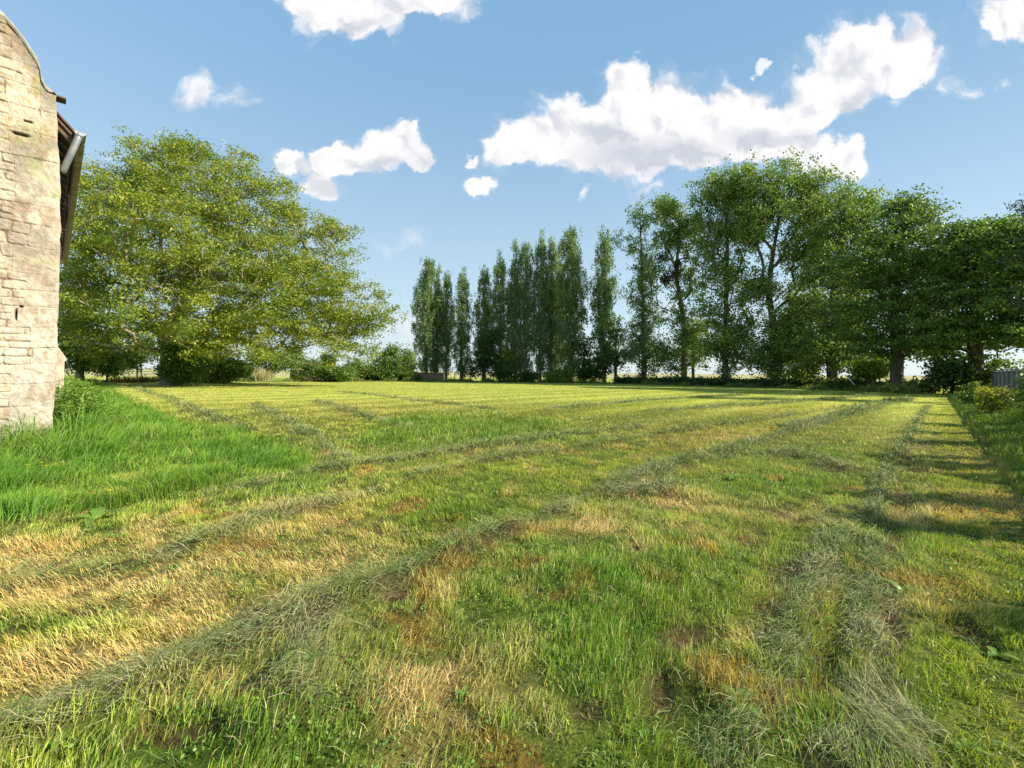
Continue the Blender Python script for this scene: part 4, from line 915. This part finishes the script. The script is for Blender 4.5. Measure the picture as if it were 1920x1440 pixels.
# ------------------------------------------------------------------ right hand fence and verge
def fl(s, off=0.0, z=0.0): return np.array([4.5 + MOW[0] * s + MOW[1] * off, MOW[1] * s - MOW[0] * off, z])   # off > 0: away from the field
fence = tag(empty('board_fence', fl(2.0)), 'grey slatted board fence with posts running along the right side', 'fence')
FH = 1.86; AXF = [[MOW[0], MOW[1], 0], [MOW[1], -MOW[0], 0], [0, 0, 1]]
S0, S1, DS = 2.0, 50.0, 2.4
k = int(round((S1 - S0) / DS))
for q in range(k + 1):
    s = S0 + q * DS; m = MB(); m.box(fl(s, 0, FH / 2 + .03) - fl(S0), (.12, .12, FH + .06), AXF); m.box(fl(s, 0, FH + .075) - fl(S0), (.15, .15, .03), AXF); m.build('post', M_fpost, fence, bevel=.008)
    if q == k: break
    m = MB(); g = np.random.default_rng(q); x = s + .08
    while x < s + DS - .10:
        if g.random() > .07: m.box(fl(x + .05, .01 * g.uniform(-1, 1), FH / 2 + .02 * g.uniform(-1, 1)) - fl(S0), (.064, .02, FH - .1), AXF)
        x += .118
    m.build('panel', M_fence, fence)
    for z in (.35, FH - .04):
        m = MB(); m.box(fl(s + DS / 2, -.035 if z < 1 else 0, z) - fl(S0), (DS - .13, .045 if z < 1 else .10, .07 if z < 1 else .035), AXF); m.build('rail', M_fpost, fence)
YEL = [(.20, .26, .035), (.30, .34, .05), (.42, .26, .06), .12]
VERGE = [ # s, off, radius, height, colours, label
 (48.0, -.2, .45, 2.15, YEL, 'tall narrow yellow green ivy pillar on the fence post near its far end'),
 (21.5, -1.7, .65, 1.15, YEL, 'yellow and orange leaved shrub in front of the fence at the right edge'),
 (50.0, -1.2, 1.0, 1.5, MGREEN, 'green shrub at the far end of the fence'),
 (43.0, -1.3, .8, .9, MGREEN, 'low green shrub just before the ivy pillar'),
 (37.0, -1.3, .9, 1.0, MGREEN, 'mid height green shrub halfway along the visible fence'),
 (30.0, -1.6, .8, .8, DGREEN, 'low dark shrub between the ivy pillar and the yellow shrub'),
 (17.0, -.9, .8, 1.6, MGREEN, 'leafy shrub against the fence beyond the right edge'),
 (12.5, -.3, .55, 2.7, MGREEN, 'tall nettle like shrub against the fence beyond the right edge'),
 (9.2, .3, .5, 2.9, MGREEN, 'upright shrub poking above the near part of the fence'),
 (6.3, .2, .45, 3.0, MGREEN, 'narrow upright shrub beside the nearest fence panels'),
 (-.6, .2, .30, 3.2, MGREEN, 'slim sapling by the near end of the fence'),
 (-2.6, .6, .45, 3.0, MGREEN, 'upright sapling outside the near end of the fence')]
rs_ = random.Random(4); PLC = ['nearest the camera', 'second from the camera', 'third from the camera', 'fourth from the camera', 'fifth from the camera', 'sixth from the camera', 'seventh from the camera', 'eighth from the camera', 'ninth from the camera', 'tenth from the camera']
for q in range(6): VERGE.append((2.8 + q * 2.5 + rs_.uniform(-.4, .4), rs_.uniform(-.1, .5), rs_.uniform(.2, .4), rs_.uniform(2.2, 2.9), MGREEN, 'unseen sapling added for its shadow along the near fence, ' + PLC[q]))  # unseen saplings added to break the fence shadow into streaks
for i_, (s, off, r_, h_, cl, lab) in enumerate(VERGE):
    g = np.random.default_rng(200 + i_)
    bl = [(0, 0, z, r_ * (1 - .35 * z / h_), .3) for z in np.arange(.25, h_ - .1, .3)]
    o = make_tree('shrub', [(0, 0, -.05), (0, 0, h_ * .7)], bl, int(26 + 40 * r_ * h_), .17, 60, .085 if s < 30 else .12, cl, g, squash=(1, 1, .8), r0=.03, tip=.005, step=.25, up=.6, hw=1.2, slope=.6)
    o.location = fl(s, off); tag(o, lab, 'shrub', 'shrubs along the right hand fence')
def verge_grass():
    n_ = 75000; s = 50 - 52 * (rng.random(n_) ** .75)
    off = rng.uniform(-2.3, .5, n_) + rng.normal(0, .12, n_)
    p = np.stack([4.5 + MOW[0] * s + MOW[1] * off, MOW[1] * s - MOW[0] * off], -1)
    x, y = p[:, 0], p[:, 1]; dist = np.hypot(x, y)
    Hh = (.16 + .5 * sst(off, -2.0, -.6)) * (.4 + 1.1 * fbm(x * 1.3, y * 1.3, 101, 3)) * rng.uniform(.5, 1.3, n_)
    C_ = mixa(np.zeros((n_, 3)) + np.array([.12, .23, .03]), [.24, .33, .05], rng.random(n_)); C_ = mixa(C_, [.38, .33, .17], (rng.random(n_) < .1) * .8)
    o = blades('verge_grass', np.stack([x, y, gz(x, y) - .01], -1), Hh, np.clip(.0032 * dist ** .75, .006, .05) * rng.uniform(.6, 1.4, n_), rng.uniform(0, 6.28, n_), np.abs(rng.normal(.35, .25, n_)), C_, M_grass, curl=.9)
    tag(o, 'rough long grass and weeds along the foot of the fence', 'tall grass', kind='stuff')
verge_grass()
def edge_grass():
    A_ = [g0(150, 48), g0(230, 53), g0(420, 56), g0(560, 60), g0(770, 67), g0(860, 70), g0(1000, 67), g0(1130, 65), g0(1240, 59), g0(1420, 51), g0(1590, 43), g0(1760, 36.5)]
    X_ = []; n0 = 0
    for a, b in zip(A_[:-1], A_[1:]):
        L = np.linalg.norm(b - a); m_ = int(L * 190); t = rng.random((m_, 1)); X_.append((a + (b - a) * t)[:, :2] + rng.normal(0, .35, (m_, 2)) + np.array([0, -.6]))
    X_ = np.concatenate(X_); x, y = X_[:, 0], X_[:, 1]; n_ = len(x); hh = fbm(x * .6, y * .6, 111, 3)
    H_ = (.12 + .75 * sst(hh, .35, .75)) * rng.uniform(.5, 1.2, n_)
    C_ = mixa(np.zeros((n_, 3)) + np.array([.09, .18, .03]), [.26, .29, .08], rng.random(n_) * sst(hh, .4, .6)); C_ = mixa(C_, [.40, .36, .2], (rng.random(n_) < .12) * .8)
    o = blades('edge_grass', np.stack([x, y, gz(x, y) - .01], -1), H_, rng.uniform(.02, .06, n_), rng.uniform(0, 6.28, n_), np.abs(rng.normal(.35, .25, n_)), C_, M_grass, curl=.9)
    tag(o, 'uneven long grass along the far edge of the field under the trees', 'tall grass', kind='stuff')
edge_grass()
# nettle bank along the long side of the barn
g = np.random.default_rng(300)
nb_ = make_tree('nettle_bank', [(0, 0, -.05), (-.4, .5, .3)], [(BS[0] * t - BF[0] * (.3 + .015 * t), BS[1] * t - BF[1] * (.3 + .015 * t), .50 + .12 * math.sin(t * 2), .42, .5) for t in np.arange(.5, 12, .4)],
   620, .16, 70, .10, [(.12, .23, .03), (.17, .29, .04), (.09, .17, .025), .2], g, squash=(1, 1, 1), r0=.008, tip=.003, step=.4, up=.4, aspect=.2)
nb_.location = bp(0, 0, 0); tag(nb_, 'bank of nettles and long grass growing up the side of the barn', 'nettles')

# ------------------------------------------------------------------ broad leaved weeds in the grass
def leaf_mesh(L, w, up, az, n_=7, curl=.6):
    vs = []; fs = []; c, s = math.cos(az), math.sin(az)
    for k in range(n_ + 1):
        f = k / n_; ww = w * math.sin(min(1, f * 1.02 + .05) * math.pi) ** .75 * (1 + .12 * math.sin(k * 2.4)); a = up * (1 - curl * f)
        x = L * f * math.cos(a); z = L * f * math.sin(a) - .15 * L * f * f
        for e, dz in ((-1, .22), (0, 0), (1, .22)): vs.append((c * x - s * e * ww / 2, s * x + c * e * ww / 2, z + dz * ww / 2 * abs(e)))
    for k in range(n_):
        for e in (0, 1): b = k * 3 + e; fs.append((b, b + 1, b + 4, b + 3))
    return vs, fs
M_dock, N = mat_new('dock_leaf')
co_ = N.n('ShaderNodeTexCoord').outputs['Object']
c_ = N.mixc(N.ss(N.noise(co_, 18, 5, .6).outputs['Fac'], .35, .65), (.11, .22, .03), (.20, .31, .05))
p_ = N.n('ShaderNodeBsdfPrincipled', {'Base Color': c_, 'Roughness': .42, 'Specular IOR Level': .4}); t_ = N.n('ShaderNodeBsdfTranslucent', {'Color': N.mixc(1.0, c_, (1.2, 1.2, .4), 'MULTIPLY')})
N.n('ShaderNodeOutputMaterial', [N.n('ShaderNodeMixShader', [.35, p_.outputs[0], t_.outputs[0]]).outputs[0]])
M_yel = plain_mat('yellow_petal', (.75, .55, .02), (.85, .68, .03), 10, .6); M_white = plain_mat('white_petal', (.7, .7, .66), (.8, .8, .76), 10, .6); M_stem = plain_mat('green_stem', (.15, .22, .05), (.22, .27, .08), 10, .6)
DOCKS = [(182,978,.30,4,'large dock plant with one broad folded leaf at the edge of the tall grass'),(1652,945,.20,4,'bright dock plant standing in the right hand windrow'),(1375,900,.16,5,'dock plant in the lush patch above the brown soil'),
 (1500,1030,.12,5,'small dock beside the bare soil right of centre'),(1390,1330,.13,4,'dock plant on the hay heap near the bottom'),(1690,1110,.13,4,'dock plant near the shaded strip on the right'),(1868,1225,.10,3,'pair of broad leaves near the right edge'),
 (1650,1405,.10,4,'low leafy weed at the bottom right'),(1240,885,.12,4,'low dock on the pale windrow beyond centre'),(270,1265,.08,4,'small broad leaved weed in the straw coloured stubble'),(1545,1180,.09,4,'small weed in the pale hay right of the soil patch'),
 (1810,1400,.09,4,'small leafy weed close to the bottom right corner'),(115,1395,.09,4,'small leafy weed in the bottom left windrow'),(870,1300,.07,5,'clover rosette in the straw coloured bottom centre'),(960,1130,.08,4,'small weed on the windrow left of the lush patch')]
for i_, (a, b, L_, n_, lab) in enumerate(DOCKS):
    p = gp(a, b); p[2] = float(gz(np.array([p[0]]), np.array([p[1]]))[0]); root = tag(empty('dock_plant', p), lab, 'weed', 'broad leaved weeds in the mown grass')
    r_ = random.Random(i_)
    for q in range(n_):
        vs, fs = leaf_mesh(L_ * r_.uniform(.7, 1.1), L_ * r_.uniform(.28, .42), r_.uniform(.35, 1.2), q * 6.28 / n_ + r_.uniform(-.4, .4) - .9)
        MB().add(vs, fs).build('leaf', M_dock, root, smooth=True)
n_ = 5200; a, b = scatter_wedge(1.0, 10, 90, 1.2); kk = fbm(a * 1.3, b * 1.3, 130, 3) + .25 * rng.random(len(a)) > .64; a, b = a[kk], b[kk]
a = np.repeat(a, 12) + rng.normal(0, .03, len(a) * 12); b = np.repeat(b, 12) + rng.normal(0, .03, len(b) * 12)
qx, qy = proj(a, b); kk = ~inbarn(a, b) & (soilmap(a, b, qx, qy) < .3); a, b = a[kk], b[kk]
Cw = mixa(np.zeros((len(a), 3)) + np.array([.11, .24, .04]), [.20, .32, .06], rng.random(len(a)))
Vw, Iw = leafcards(np.stack([a, b, gz(a, b) + rng.uniform(.015, .035, len(a))], -1), .0145, Cw, rng, 1.2, .8)
tag(npmesh('clover', Vw, np.full(len(a), 4), Iw, M_leaf, fcol=Cw), 'patches of small leaved clover among the mown grass', 'clover', kind='stuff')
FLW = [(50,872,'leftmost yellow flower in the tall grass by the barn'),(78,868,'upper yellow flower of the close pair in the tall grass'),(87,874,'lower yellow flower of the close pair in the tall grass'),(206,920,'yellow flower just above the large dock leaf')]
for a, b, lab in FLW:
    p0 = at(a, b, gp(a, b + 45)[1]); g_z = float(gz(np.array([p0[0]]), np.array([p0[1]]))[0]); h_ = max(.12, p0[2] - g_z)
    root = tag(empty('dandelion', (p0[0], p0[1], g_z)), lab, 'flower', 'yellow flowers in the tall grass')
    MB().tube([(0, 0, 0), (.01, .005, h_ * .6), (0, 0, h_)], .0025, 5).build('stem', M_stem, root)
    vs = []; fs = []; r_ = random.Random(a)
    for q in range(26):
        an = q * 2.4; rr_ = .008 + .014 * q / 26; z = h_ + .008 - .006 * q / 26; c, s = math.cos(an), math.sin(an); k = len(vs)
        vs += [(c * .002, s * .002, z - .004), (c * rr_ - s * .004, s * rr_ + c * .004, z + .003), (c * rr_ * 1.15, s * rr_ * 1.15, z + .002), (c * rr_ + s * .004, s * rr_ - c * .004, z + .003)]; fs.append((k, k + 1, k + 2, k + 3))
    MB().add(vs, fs).build('bloom', M_yel, root)
scene.cycles.max_bounces = 6; scene.cycles.diffuse_bounces = 2; scene.cycles.transmission_bounces = 3; scene.cycles.glossy_bounces = 2; scene.cycles.transparent_max_bounces = 4
print('verts', sum(len(o.data.vertices) for o in bpy.data.objects if o.type == 'MESH'))
